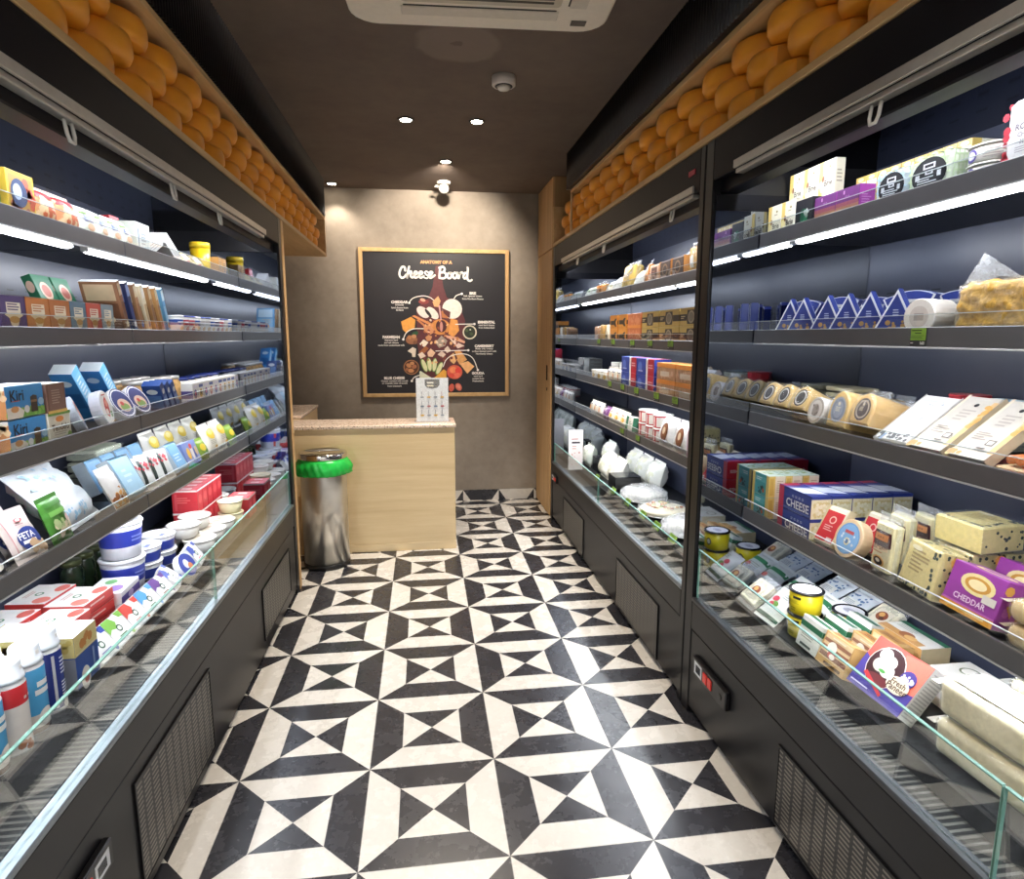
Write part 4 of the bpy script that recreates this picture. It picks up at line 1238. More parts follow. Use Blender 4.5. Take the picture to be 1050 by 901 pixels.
fence = carton('sliced_cheese_pack', 'cheese pack', 'white flat pack with blue-grey blotches', .125, .026, .20, 'e9e7e4', {'F': [('b', .05, .02, .95, .16, 26, .006, '5b6068'), ('b', .1, .2, .9, .95, 34, .0035, 'b2b6bd'), ('r', .18, .0, .26, .12, '89a5c9'), ('l', .1, .3, .8, .9, 6, 'd2d2d4')], 'S': [('r', 0, 0, 1, 1, 'eceae6')]}, bev=.006)
run('RN3', -.395, slab, 2, lean=52, gap=.010, v=.004)
run('RN3', -.150, fence, lean=52, v=.004)
lo_a = dloaf('oval_label_cheese', 'cheese piece', 'yellow round-topped piece with brown oval', .098, .098, .15, 'dcb36a', '4a3a34', 'b9a894', 'd8c9a8')
lo_b = dloaf('oval_label_cheese', 'cheese piece', 'yellow piece with grey-blue oval label', .095, .115, .12, 'e0b766', '9aa0ae', '7d8698', 'e3d9c0')
lo_c = dloaf('oval_label_cheese', 'cheese piece', 'yellow slanted piece with black ring label', .090, .088, .13, 'e2bd74', '26221f', 'e3dccf', '4a423c')
gry = roundbox('round_wrapped_cheese', 'cheese', 'grey-white round paper-wrapped cheese', .046, .09, 'dedbd8', 'cfc9c0', [('e', .5, .5, .44, .44, 'b5a99b'), ('e', .5, .5, .38, .38, 'd8d1c8'), ('e', .5, .5, .2, .24, 'a3978c'), ('b', .3, .3, .7, .7, 9, .004, '7d7168')])
run('RN3', -.010, lo_a, lean=18, yaw=-4); run('RN3', .105, lo_b, lean=12)
run('RN3', .215, gry, lean=14, yaw=-3)
run('RN3', .322, lo_c, 3, lean=26, gap=.004, jit=2)
run('RN3', .13, gry.alias('second-row grey-white round cheese'), v=.2, lean=10)
run('RN3', .26, lo_c.alias('second-row slanted piece with ring label'), 2, v=.215, lean=10, gap=.005)
ot = MB(); oc = [(.055*math.cos(R(22.5+45*k)), .055*math.sin(R(22.5+45*k))) for k in range(8)]
ot.prism(oc, 0, .032, P('b8323c', .3), .003, 'xy')
ot.prism([(x*1.04, y_*1.04) for x, y_ in oc], .026, .0335, P('c8434a', .3), .002, 'xy')
octa = Proto('octagonal_cheese_box', 'cheese box', 'red octagonal box', ot)
run('RN3', -.03, octa, 1, 1, 4, v=.295)
run('RN3', .10, octa.alias('short-stacked red octagonal box'), 1, 1, 2, v=.295)
tr_a = block('tray_pack', 'cheese pack', 'clear blue-lidded tray pack', .16, .11, .026, 'e2ddc4', 'd5e6ee', [('r', .05, .05, .95, .95, 'cfe0e4'), ('r', .3, .3, .8, .7, '9cc6dc')], .006)
run('RN3', -.235, tr_a, 1, 1, 4, v=.27, yaw=0, zgap=.003)
tr_b = block('tray_pack', 'cheese pack', 'stacked flat cream tray pack', .16, .11, .018, 'd9cfa4', 'efe8d0', None, .006, False)
run('RN3', .463, tr_b, 1, 1, 5, v=.28, zgap=.003)

# ===== near right fridge, lowest shelf
cheesebox = carton('processed_cheese_carton', 'cheese carton', 'blue carton with CHEESE lettering', .195, .072, .078, '2a3a86', {
    'F': [('r', 0, 0, .16, 1, 'c23352'), ('r', .18, .60, .98, .92, '33489c'), ('t', .6, .70, .2, '= = = =', 'b6c0e0', .7), ('t', .6, .36, .36, 'CHEESE', 'e9edf4', .76), ('r', .18, .05, .98, .13, '5668b0')],
    'R': [('r', 0, .0, 1, .88, 'e6dfba'), ('b', .1, .1, .9, .8, 18, .006, 'd9ca92'), ('b', .1, .1, .9, .8, 14, .005, 'f0ead0'), ('r', 0, .86, 1, 1, '2a3a86')],
    'L': [('r', 0, 0, 1, 1, 'bd2238'), ('t', .5, .45, .16, 'CHEESE', 'f0dfe0', .6)],
    'T': [('r', .0, .1, .16, .9, 'c23352'), ('p', [(.3, 0), (.75, 0), (.9, 1), (.45, 1)], 'd6dcec'), ('p', [(.2, 0), (.26, 0), (.41, 1), (.35, 1)], '6474b8')]})
teal = carton('teal_cheese_carton', 'cheese carton', 'teal carton with yellow corner bands', .118, .066, .082, '4aa5a8', {
    'F': [('r', 0, 0, .16, 1, 'dcc06a'), ('r', .86, 0, 1, 1, 'dcc06a'), ('r', .2, .62, .82, .88, '63b8ba'), ('l', .25, .66, .75, .84, 2, 'd5ecea'), ('b', .3, .1, .7, .4, 8, .006, '3a5a58'), ('e', .7, .24, .07, .1, 'c2653f')],
    'S': [('r', 0, 0, .4, 1, 'e3c772'), ('r', .4, 0, 1, 1, 'ece3cd'), ('l', .5, .2, .9, .8, 6, 'c8b79a'), ('r', .06, .1, .3, .9, 'd5b45c')],
    'T': [('r', 0, 0, 1, 1, 'cfe0d2'), ('b', .1, .1, .9, .9, 10, .008, '9fb56e'), ('r', .0, .0, .16, 1, 'd9c98a')]})
parm = bag('parmesan_bag', 'cheese bag', 'clear bag with maroon PARMESAN label', .098, .185, .045, 'efe6c8', [('p', [(.14, .08), (.86, .08), (.9, .2), (.9, .62), (.86, .76), (.14, .76), (.1, .62), (.1, .2)], '4a1c1e'), ('r', .2, .60, .8, .72, 'c98a5c'), ('t', .5, .66, .055, '= = =', '4a1c1e', .5), ('t', .5, .46, .075, 'PARMESAN', 'e6c9a4', .66), ('l', .25, .36, .75, .41, 1, 'b98a68'), ('e', .5, .22, .26, .1, 'd9a862'), ('e', .5, .22, .2, .075, '2b1a16'), ('e', .5, .235, .1, .035, 'efe6d8')], film=True, content='efe2b4')
redtri = carton('red_label_cheese', 'cheese pack', 'white-edged pack with red label', .09, .03, .135, 'e6dcc4', {'F': [('r', .08, .08, .92, .86, 'c62f38'), ('e', .5, .64, .16, .10, 'e9c9bc'), ('e', .5, .64, .11, .07, 'c62f38'), ('l', .25, .34, .75, .5, 3, 'e8b9b4'), ('r', .6, .1, .86, .2, 'd5d0c8')], 'S': [('r', 0, 0, 1, 1, 'e9deb8')]}, bev=.008)
bluernd = roundbox('round_label_cheese', 'cheese', 'peach round cheese with blue label', .062, .04, 'e6cba6', 'e3c49c', [('e', .5, .5, .40, .40, '6fa3d8'), ('e', .5, .5, .36, .36, '86b4e0'), ('e', .5, .42, .1, .1, 'e0d8b0'), ('e', .5, .42, .06, .06, '5a7aa8'), ('r', .34, .62, .66, .7, 'c65a60'), ('b', .25, .3, .75, .6, 8, .004, 'dfe9f2')])
jr = jar('cheese_jar', 'jar', 'small glass jar of oiled cheese', .037, .10, 'a8905c', 'b5a27c', None)
def herb(desc, r_=.15, base='e2d08c'):
    mb = MB(); pts = [(-.075, 0), (.075, 0), (.068, .128), (-.068, .128)]
    mb.prism(pts, -.036, .036, CHEESE(base), .006)
    lm = MB()
    fm = lambda a, b, e: ((a-.5)*.142, -.036-e, b*.128)
    decal(lm, fm, .142, .128, [('l', .2, .35, .75, .85, 6, 'a8925a'), ('e', .3, .86, .16, .05, 'efe6c4'), ('b', .80, .05, .96, .95, 16, .005, '182c18'), ('b', .06, .03, .9, .10, 12, .0045, '1c2e18')], e0=.001)
    tm = [(.0715, 'R'), (-.0715, 'L')]
    for sx in (1, -1):
        fs = (lambda a, b, e, sx=sx: (sx*(.075-.007*b+e+.0004), (a-.5)*.064, b*.128))
        decal(lm, fs, .064, .128, [('b', .1, .05, .9, .95, 13, .0045, '182c18')], e0=.001)
    decal(lm, lambda a, b, e: ((a-.5)*.13, (b-.5)*.064, .128+e), .13, .064, [('b', .05, .1, .95, .9, 20, .0048, '182c18')], e0=.001)
    fl = MB(); fl.prism([(x*1.05, z*1.02) for x, z in pts], -.040, .040, mat_film('wrap', 'f2f6fa', .10), .006)
    p = Proto('herb_crust_cheese', 'cheese piece', desc, mb, [('herb_crust', lm), ('plastic_wrap', fl)]); p.body_name = 'cheese'; return p
hb = herb('yellow herb-specked cheese piece')
cidre = carton('purple_snack_carton', 'cheese carton', 'purple carton with pale biscuit picture', .158, .085, .118, '96409a', {
    'F': [('r', 0, 0, 1, .16, 'e2a13c'), ('l', .1, .03, .9, .12, 1, 'f0d48a'), ('r', 0, .16, 1, .2, 'c06ab8'), ('t', .5, .32, .12, 'CHEDDAR', 'ecd2ea', .8), ('e', .55, .68, .32, .22, 'e9d9a0'), ('e', .55, .68, .24, .15, 'c9953e'), ('e', .55, .68, .17, .1, 'f2e4b4'), ('r', .7, .4, .94, .56, 'd8d3cc')],
    'S': [('b', .05, .1, .95, .9, 10, .012, 'd8a24a'), ('b', .1, .1, .9, .9, 10, .008, 'b868b4')],
    'T': [('e', .5, .5, .35, .3, 'e6d49c'), ('e', .5, .5, .22, .2, 'b56cb2')]})
wrapped = block('wrapped_cheese', 'cheese', 'clear-wrapped pale rounded cheese', .13, .10, .055, 'd8bd86', 'fff3e0', None, .022)
dark = wrapped
y = run('RN4', -.655, wrapped, 1, 1, 2, yaw=-6, v=.0)
y = run('RN4', -.475, cidre, 1, 2, 1, lean=16, yaw=-3)
run('RN4', -.665, cidre.alias('nearest purple biscuit carton, behind wrapped cheese'), 1, v=.15, lean=8)
run('RN4', -.302, hb, 1, 1, 1, lean=12, yaw=-10); run('RN4', -.30, hb.alias('herb-specked cheese piece standing behind'), 1, 2, v=.115, yaw=-6)
run('RN4', -.305, hb.alias('herb-specked piece lying on the others'), v=.12, z=.131, lean=88)
run('RN4', -.132, parm.alias('clear PARMESAN bag in front'), v=.01, yaw=-4, lean=4)
run('RN4', -.145, jr, 1, 3, v=.09)
run('RN4', -.066, parm, 1, 2, v=.11, yaw=-5, dgap=.03)
run('RN4', .0, bluernd, lean=18, v=.0)
run('RN4', .04, redtri.alias('rear pack with red label'), 1, 2, v=.09, lean=20, dgap=.01)
run('RN4', .132, redtri, lean=28, v=.004, yaw=6)
run('RN4', .232, cheesebox, 1, 5, 2, dgap=.002)
run('RN4', .508, teal, 1, 3, 2, gap=.002, dgap=.001, v=.004)
run('RN4', .437, cheesebox.alias('stray blue CHEESE carton set behind') if False else jr.alias('small glass jar set far back'), v=.30)

# ===== near right fridge, deck
wb = block('mozzarella_block', 'cheese block', 'long ivory vacuum-packed block', .40, .125, .098, 'e6dcb8', 'faf8ee', [('r', .06, .1, .9, .9, 'e9e7e0'), ('l', .2, .3, .7, .8, 5, 'b9b9ba'), ('l', .55, .2, .85, .5, 3, 'c9c9ca')], .02)
run('RND', -.775, wb, 1, 1, 2, v=.035, zgap=.004, yaw=3)
run('RND', -.80, wb.alias('long ivory block in the rear row'), 1, 1, 2, v=.205, zgap=.004)
flatw = carton('flat_cheese_carton', 'cheese carton', 'flat white carton with oval food picture', .19, .13, .052, 'dedbd2', {'T': [('e', .3, .6, .15, .2, '5a6a3c'), ('e', .3, .6, .12, .16, 'e6e2d8'), ('l', .5, .3, .9, .7, 4, 'b5b2aa'), ('r', .8, .05, .95, .2, 'e0c85a')], 'F': [('r', 0, 0, 1, .5, 'd9cfae')], 'S': [('r', 0, 0, 1, 1, 'd8cfb0'), ('e', .5, .45, .34, .36, 'e9e2cc')]})
run('RND', -.33, flatw, 1, 1, 2, v=.205)
paneer = carton('paneer_carton', 'cheese carton', 'tilted red and purple carton picturing white cheese cubes', .20, .058, .165, 'd4554a', {
    'F': [('p', [(0, 0), (1, 0), (1, .42), (.6, .32), (.25, .5), (0, .62)], '4a3f8c'), ('p', [(.55, .95), (1, 1), (1, .42), (.62, .36)], 'dd6a58'), ('e', .40, .56, .31, .385, 'd9d2cc'), ('e', .40, .56, .295, .37, '3a1f22'), ('e', .40, .30, .2, .1, '6b2f34'), ('e', .30, .76, .11, .12, 'c9c4bb'), ('e', .42, .68, .12, .12, 'd6d1c8'), ('e', .32, .56, .13, .13, 'bdb8ae'), ('e', .47, .52, .12, .12, 'd0cbc2'), ('e', .40, .48, .06, .03, '4f9a4c'), ('p', [(.16, .3), (.6, .08), (.62, .13), (.2, .36)], 'c23a40'), ('e', .80, .60, .13, .15, '40357e'), ('b', .70, .54, .90, .68, 10, .006, 'c9c4e0'), ('e', .73, .42, .19, .15, 'd8cdb4'), ('t', .73, .46, .10, 'Fresh', '4a3026', .34), ('t', .75, .37, .11, 'Paneer', '4a3026', .34), ('l', .06, .05, .4, .10, 1, 'd8d4ea')],
    'S': [('r', 0, 0, 1, 1, 'e0ddd6')]+[('r', .1, .06+.06*k, .9, .085+.06*k, 'b9b6b0') for k in range(15)], 'T': [('r', 0, 0, 1, 1, 'c9483f')]})
run('RND', -.265, paneer, lean=38, v=.0, yaw=2)
tan = carton('tan_photo_carton', 'cheese carton', 'tan carton with sliced food photo', .128, .046, .105, 'c79f66', {'F': [('r', .05, .22, .97, .95, 'd9bf94'), ('r', .05, .26, .97, .4, '7a4a38'), ('r', .05, .48, .97, .6, '8f5a45'), ('r', .05, .7, .97, .8, '9a6a52'), ('e', .38, .58, .16, .2, 'efe9dc'), ('e', .45, .4, .14, .12, 'c63a36'), ('e', .48, .36, .1, .08, 'efe6dc'), ('r', .3, .07, .9, .15, '5a3c22'), ('r', .3, .86, .75, .9, 'e9dcc0')], 'T': [('r', .1, .2, .8, .8, 'b5804a'), ('l', .2, .3, .7, .7, 2, '6b4326')], 'S': [('r', 0, 0, 1, 1, 'd0a86c')]})
run('RND', -.038, tan, lean=22, v=.0, yaw=2)
run('RND', -.045, tan.alias('rear tan carton with sliced food photo'), 1, 2, v=.105, lean=10)
gw = carton('green_white_carton', 'cheese carton', 'white carton with dark green stripe', .115, .05, .105, 'e6e6df', {'F': [('r', 0, .66, 1, .84, '2f6b4c'), ('l', .15, .3, .85, .55, 3, '8a9088'), ('r', .2, .08, .7, .16, '44504a')], 'T': [('r', 0, .3, 1, .72, '2f6b4c'), ('r', 0, 0, 1, .2, 'f0efe8')], 'S': [('r', 0, .66, 1, .84, '2f6b4c'), ('l', .2, .2, .8, .55, 4, '9aa098')]})
run('RND', .100, gw, 1, 3, lean=14, dgap=.01, v=.01)
run('RND', -.05, carton('pizza_cheese_carton', 'cheese carton', 'flat green-edged carton with nut picture', .19, .10, .05, 'e4e2da', {'T': [('r', 0, .8, 1, 1, '2f6b4c'), ('r', 0, 0, .9, .3, 'c8965a'), ('e', .5, .28, .14, .2, '9a5a34'), ('e', .62, .22, .12, .14, 'd9b070'), ('l', .1, .5, .6, .75, 3, 'b0b4ae')], 'F': [('r', 0, 0, 1, 1, 'cf9f62'), ('l', .2, .3, .8, .7, 1, '7a5030')], 'S': [('r', 0, 0, 1, 1, 'd0c09a')]}), 1, 1, 2, v=.255)
yt = tub('yellow_tub', 'tub', 'bright yellow tub with black lid rim', .052, .056, .078, 'e3cf22', '1d1d1f', items=[('r', .55, .74, .72, .86, '2a2a22'), ('l', .36, .5, .7, .66, 3, 'a89a1c'), ('e', .36, .5, .07, .22, '26324a'), ('e', .36, .5, .05, .15, 'd8d4c0'), ('l', .5, .15, .7, .35, 2, '8f8418')], lid_items=[('e', .5, .5, .58, .58, 'e6e5ea'), ('e', .5, .5, .3, .2, 'b9b9c8'), ('l', .3, .35, .7, .6, 3, '7d7d90')])
run('RND', .225, yt, 1, 1, 2, v=.025, zgap=.0006)
run('RND', .215, yt.alias('rear yellow tub with black lid rim'), 1, 1, 1, v=.19)
def spk(desc, c0, c1, W=.13, H=.155):
    return bag('cheese_pouch', 'cheese bag', desc, W, H, .04, c0, [('b', .1, .1, .9, .95, 30, .005, c1), ('r', .2, .25, .8, .55, 'e9e9e4'), ('l', .28, .3, .72, .5, 4, '9aa4b0')], film=False)
blu = spk('white pouch with blue speckles', 'dfe6ec', '5d7ea8')
foodp = bag('cheese_pouch', 'cheese bag', 'clear pouch with brown food picture label', .125, .15, .045, 'e6e2d6', [('r', .3, .18, .85, .7, 'e0d8c4'), ('e', .58, .46, .2, .16, '8a4a2e'), ('e', .55, .5, .1, .08, 'd9a862'), ('e', .64, .38, .08, .06, '5a2f22')], film=True, content='e8e2c8')
redp = bag('cheese_pouch', 'cheese bag', 'white pouch with red and green fruit picture', .13, .155, .04, 'e4e6e2', [('e', .35, .62, .14, .1, 'b8344a'), ('e', .5, .45, .16, .09, '6a9a4a'), ('e', .38, .42, .1, .07, 'c44a58'), ('l', .5, .7, .9, .9, 3, '8a9490'), ('r', .0, .0, 1, .1, '2f5f48')])
grp_ = bag('cheese_pouch', 'cheese bag', 'white pouch with green leaf stripe', .135, .155, .04, 'e8ebe6', [('r', 0, .62, 1, .78, '2f7a4e'), ('l', .15, .2, .85, .5, 4, 'a0a8a2'), ('e', .7, .35, .15, .09, 'c9564a')])
run('RND', .346, redp, lean=52, v=.0, yaw=3); run('RND', .488, foodp, lean=52, v=.0, yaw=-3)
run('RND', .346, grp_.alias('second-row white pouch with green stripe'), 2, v=.147, lean=60, gap=.004)
run('RND', .35, blu.alias('third-row white pouch with blue speckles'), 2, v=.305, lean=62, gap=.006)
run('RND', .212, foodp.alias('brown picture pouch behind the yellow tubs'), 1, v=.325, lean=56)
# ===== rear right fridge
def simple_bag(desc, W, H, T, base, items=(), film=False, content=None, seal=None):
    return bag('cheese_bag', 'cheese bag', desc, W, H, T, base, items, film=film, content=content, seal=seal)
bg1 = simple_bag('clear bag with yellow cheese block', .17, .16, .06, 'e8d9a0', [('r', .2, .2, .5, .6, 'e6e2d8')], True, 'dba648')
bg2 = carton('brown_label_pack', 'cheese pack', 'dark brown pack with round crest', .15, .05, .11, '4a342a', {'F': [('e', .5, .55, .3, .34, '2a1e1a'), ('e', .5, .55, .26, .3, '8a6f52'), ('e', .5, .55, .18, .2, '3a2a22'), ('r', .1, .05, .9, .18, 'b09a78')], 'S': [('r', 0, 0, 1, 1, 'c48a4c')]}, bev=.008)
bg3 = carton('reddish_label_pack', 'cheese pack', 'reddish brown pack with pale edges', .14, .05, .105, 'd8b394', {'F': [('r', .2, .15, .8, .85, '6b3f33'), ('l', .3, .4, .7, .7, 3, 'b58a74')], 'S': [('r', 0, 0, 1, 1, 'dcae86')]}, bev=.008)
bg4 = simple_bag('tall narrow pack of orange cheese', .09, .15, .04, 'e0924a', [('r', .2, .2, .8, .5, 'e8b884')], True, 'd9853a')
bg5 = simple_bag('large clear bag of yellow cheese pieces', .24, .18, .09, 'ecdca0', [('b', .15, .15, .85, .85, 14, .02, 'e0b85c'), ('l', .3, .4, .7, .6, 3, 'd9d5c4')], True, 'e0bd62')
bg6 = simple_bag('white and green flat pack', .15, .10, .03, 'e6e8de', [('r', .1, .5, .9, .75, '7a9a5c'), ('l', .2, .2, .8, .45, 3, 'a3a89c')])
bg7 = simple_bag('small bag of orange cheese cubes', .12, .10, .05, 'e6b060', [('b', .1, .1, .9, .9, 16, .011, 'd98a34')], True, 'dc9238')
bg8 = simple_bag('white pack with small dark print', .14, .115, .04, 'e9e7df', [('l', .2, .3, .8, .8, 6, 'a09a90')])
y = run('RF1', 1.02, bg1, 2, gap=.01); y = run('RF1', 1.40, bg2, gap=.01); y = run('RF1', 1.57, bg2.alias('farther dark brown crest pack'), gap=.01)
y = run('RF1', 1.735, bg3, gap=.02); y = run('RF1', 1.92, bg4, lean=12, yaw=-10); y = run('RF1', 2.04, bg8, 1, lean=26); y = run('RF1', 2.20, bg5, lean=10); y = run('RF1', 2.47, bg8.alias('farther white pack with small dark print'), 1, lean=26)
y = run('RF1', 2.64, bg6, 1, lean=30); y = run('RF1', 2.80, bg7, 2, gap=.006); y = run('RF1', 3.07, bg6.alias('farther white and green flat pack'), 2, lean=30, gap=.01)
run('RF1', 1.1, bg5.alias('rear large clear bag of yellow cheese'), 3, v=.16, gap=.03)
gold = carton('gold_cheese_carton', 'cheese carton', 'gold carton with black band and seal', .27, .10, .088, 'c2a45e', {'F': [('r', .0, .3, .3, .66, '2a2420'), ('r', .7, .3, 1, .66, '2a2420'), ('p', [(.33, .12), (.67, .12), (.7, .5), (.67, .88), (.33, .88), (.3, .5)], '3a322c'), ('e', .5, .5, .14, .34, 'a59a86'), ('e', .5, .5, .11, .26, '7d7466'), ('l', .05, .38, .26, .58, 2, 'd5c49a')], 'R': [('r', 0, .3, 1, .66, '2a2420'), ('l', .15, .38, .85, .58, 2, 'd5c49a')], 'L': [('r', 0, .3, 1, .66, '2a2420')], 'T': [('r', 0, 0, 1, 1, 'd5bd7c')]})
oran = carton('orange_cheese_carton', 'cheese carton', 'orange pink carton', .24, .10, .088, 'd0794e', {'F': [('b', .1, .2, .9, .9, 14, .014, 'dc9068'), ('r', 0, 0, 1, .2, 'e0924a')], 'S': [('r', 0, 0, 1, .3, 'de8a3a')]})
gold2 = carton('amber_cheese_carton', 'cheese carton', 'amber carton with dark zigzag band', .17, .10, .088, 'd9923e', {'F': [('p', [(.1, .3), (.55, .3), (.7, .15), (.9, .15), (.75, .45), (.9, .75), (.7, .75), (.55, .6), (.1, .6)], '2f2620')], 'S': [('r', 0, .3, 1, .6, '3a2c20')], 'T': [('r', 0, 0, 1, 1, 'e5ba78')]})
y = run('RF2', .86, gold, 4, 1, 2, gap=.012); y = run('RF2', y+.01, oran, 1, 1, 2); y = run('RF2', y+.02, gold2, 2, 1, 2, gap=.02)
tri = wedge('cream_wedge_pack', 'cheese wedge', 'cream wedge pack, dark striped', .12, R(50), .05, 'e8e2d2', 'dcd2b8', True, [('r', .3, .3, .7, .4, '4a4038')])
yb = block('yellow_cheese_block', 'cheese block', 'yellow block in film', .10, .09, .12, 'dea944', 'fff0d0', None, .012); tb = block('tan_cheese_block', 'cheese block', 'tan block in film', .09, .09, .11, 'c08a5c', 'fff0e0', None, .012)
y = run('RF2', y+.01, tri, 1); y = run('RF2', y+.005, yb, 1); y = min(y, 3.37)
y = run('RF2', y+.003, tb, 1)
clearo = carton('clear_window_box', 'cheese box', 'clear-front box with orange lid', .26, .12, .088, 'b58a68', {'F': [('r', 0, .74, 1, 1, 'd98a3e'), ('b', .1, .1, .9, .65, 14, .014, 'c9a284'), ('r', .2, .2, .7, .5, 'd6c4b0')], 'S': [('r', 0, .74, 1, 1, 'd98a3e'), ('b', .1, .1, .9, .65, 9, .014, 'caa68a')], 'T': [('r', 0, 0, 1, 1, 'e3a560')]})
rb = carton('red_white_blue_carton', 'cheese carton', 'red, white and blue carton', .29, .10, .095, 'e4e4e6', {'F': [('r', 0, 0, .55, 1, '2f45a0'), ('r', .55, 0, .66, 1, 'e4e4e6'), ('r', .66, 0, 1, 1, 'b52a3c'), ('e', .2, .5, .12, .3, '5a74c4'), ('l', .1, .15, .5, .3, 1, 'b9c4e6'), ('l', .7, .4, .95, .7, 2, 'e0a8b0')], 'L': [('r', 0, 0, 1, 1, 'b52a3c')], 'R': [('r', 0, 0, 1, 1, '2a3f98')], 'T': [('r', 0, 0, .5, 1, '5a74c4'), ('r', .66, 0, 1, 1, 'd56a76')]})
wr = tub('white_cheese_tub', 'tub', 'white round tub with blue mark', .062, .066, .06, 'e6e4dc', 'eeece6', items=[('r', .3, .2, .5, .8, '3f5a94'), ('e', .62, .5, .08, .3, 'd9b25c'), ('l', .05, .3, .25, .7, 3, 'a9a59a')])
pch = bag('cheese_pouch', 'cheese bag', 'white pouch with orange figure', .11, .11, .05, 'eae6dc', [('e', .5, .45, .12, .26, 'd99a5c'), ('r', .2, .75, .8, .85, '8a8f9c')])
flatp = carton('flat_white_pack', 'cheese pack', 'flat white stacked pack', .18, .12, .03, 'e6e4da', {'S': [('l', .1, .2, .9, .8, 2, 'b5b0a4')], 'T': [('e', .5, .5, .3, .3, 'd5d0c0')]})
tcan = tub('round_tin', 'tin', 'dark tin', .05, .05, .08, '2c2a2a', '1b1b1c')
y = run('RF3', .86, tcan, 3, gap=.01); y = run('RF3', 1.20, clearo, 2, 1, 2, gap=.01, v=.01); y = run('RF3', y+.01, rb, 2, 1, 2, gap=.01)
y = run('RF3', y+.01, pch, 3, gap=.006); y = run('RF3', y+.01, wr, 3, gap=.01); run('RF3', y-.42, flatp, 2, 1, 4, v=.17, gap=.03)
run('RF3', 1.5, wr.alias('rear white round tub with blue mark'), 6, v=.2, gap=.01)
big = bag('tortilla_bag', 'cheese bag', 'big white bag with brown bread label', .20, .17, .08, 'e6e4e0', [('e', .6, .45, .2, .36, '6b4028'), ('e', .6, .45, .16, .3, '8a5636'), ('e', .6, .5, .08, .14, 'd9c4a4'), ('l', .1, .6, .36, .85, 4, 'b5b2ae')])
pink = carton('pink_pack', 'cheese pack', 'pale pink pack with plain face', .13, .06, .15, 'd9b4c4', {'F': [('l', .2, .3, .8, .7, 4, 'c298ac')]}, bev=.01)
rtin = tub('red_white_tin', 'tin', 'red and white tin', .056, .056, .07, 'e4ddd4', 'eeeae4', bands=[(.0, .12, 'c8333c'), (.9, 1, 'c8333c')], items=[('r', .42, .1, .5, .92, 'c8333c'), ('r', .58, .1, .64, .92, 'c8333c'), ('l', .15, .3, .38, .7, 3, 'b09a90')])
gbx = carton('green_white_box', 'cheese carton', 'small white and green box', .13, .07, .085, 'e6e6de', {'F': [('r', 0, 0, .35, 1, '2f7a5a'), ('l', .45, .3, .9, .7, 3, '8f9a90')], 'S': [('r', 0, 0, 1, 1, '3f8a6a')]})
yel = bag('cheese_pouch', 'cheese bag', 'white pouch with yellow cheese picture', .13, .11, .05, 'ece8da', [('e', .55, .4, .26, .2, 'e3b53c'), ('e', .5, .45, .14, .1, 'efd27a'), ('l', .2, .7, .8, .9, 2, 'c9584a')])
pur = bag('cheese_pouch', 'cheese bag', 'small purple netted bag', .13, .10, .06, '7a4a86', [('b', .1, .1, .9, .9, 16, .009, 'b08ab8'), ('b', .1, .1, .9, .9, 8, .008, 'e0d0e0')])
y = run('RF4', .86, pink, 3, gap=.01); y = run('RF4', 1.29, big, 2, gap=.01, lean=14); y = run('RF4', y+.01, rtin, 3, 1, 2, gap=.006, v=.02)
y = run('RF4', y+.01, gbx, 1, lean=8); y = run('RF4', y+.01, yel, 3, gap=.006, lean=16); y = run('RF4', y+.01, pur, 1, lean=16); y = run('RF4', y+.01, pch.alias('lowest white pouch with orange figure'), 3, gap=.01, lean=10)
run('RF4', 1.85, gold2.alias('rear red lidded jar row carton') if False else rtin.alias('rear red and white tin'), 5, v=.16, gap=.01)
# deck: wrapped plates, bags, black risers
pm_ = MB(); pm_.lathe([(.09, 0), (.15, .012), (.155, .018), (.14, .016), (.09, .006), (0, .006)], P('e8e6e0', .3), 30)
pc = MB(); pc.lathe([(.135, .0175), (.14, .03), (.13, .04), (0, .043)], CHEESE('ded5b8'), 28)
random.seed(11)
for k in range(26):
    a = random.random()*6.28; rr = .11*random.random()**.5
    pc.lathe([(.012, .042), (.010, .050), (0, .053)], P(random.choice(['a8623c', 'c9a06a', '7a4a50', '8f9a5c']), .5), 7, c=(rr*math.cos(a), rr*math.sin(a), 0))
pf = MB(); pf.lathe([(.156, .019), (.148, .05), (.10, .066), (0, .07)], mat_film(), 28)
cake = Proto('cheese_platter', 'platter', 'round white plate of garnished cream cheese', pm_, [('cheese', pc), ('plastic_wrap', pf)]); cake.body_name = 'plate'
pc2 = MB()
for k in range(22):
    a = random.random()*6.28; rr = .10*random.random()**.5
    pc2.lathe([(.016, .018), (.026, .032), (.022, .048), (0, .056)], CHEESE('e6e4d4'), 10, c=(rr*math.cos(a), rr*math.sin(a), 0))
pf2 = MB(); pf2.lathe([(.156, .019), (.15, .06), (.10, .088), (0, .094)], mat_film('film', 'f2f6fa', .4), 28)
moz = Proto('mozzarella_platter', 'platter', 'round white plate of wrapped white cheese balls', pm_, [('cheese_balls', pc2), ('plastic_wrap', pf2)]); moz.body_name = 'plate'
wbag = bag('mozzarella_bag', 'cheese bag', 'plump white translucent bag of fresh cheese', .20, .20, .13, 'f1f3ea', [('b', .15, .15, .85, .85, 16, .02, 'e2e4cc'), ('b', .2, .2, .8, .8, 10, .012, 'f4f4ec')], film=False, wrinkle=.006, rough=.2)
gbag = bag('salad_cheese_bag', 'cheese bag', 'pale crinkled bag of shredded cheese', .19, .18, .11, 'e2e8dc', [('b', .1, .1, .9, .9, 26, .01, 'b9c4b4'), ('b', .1, .1, .9, .9, 16, .008, 'eef0e8')], wrinkle=.006, rough=.2)
ris = MB(); ris.box(-.08, .08, -.09, .09, 0, .11, P('17171a', .25), .004)
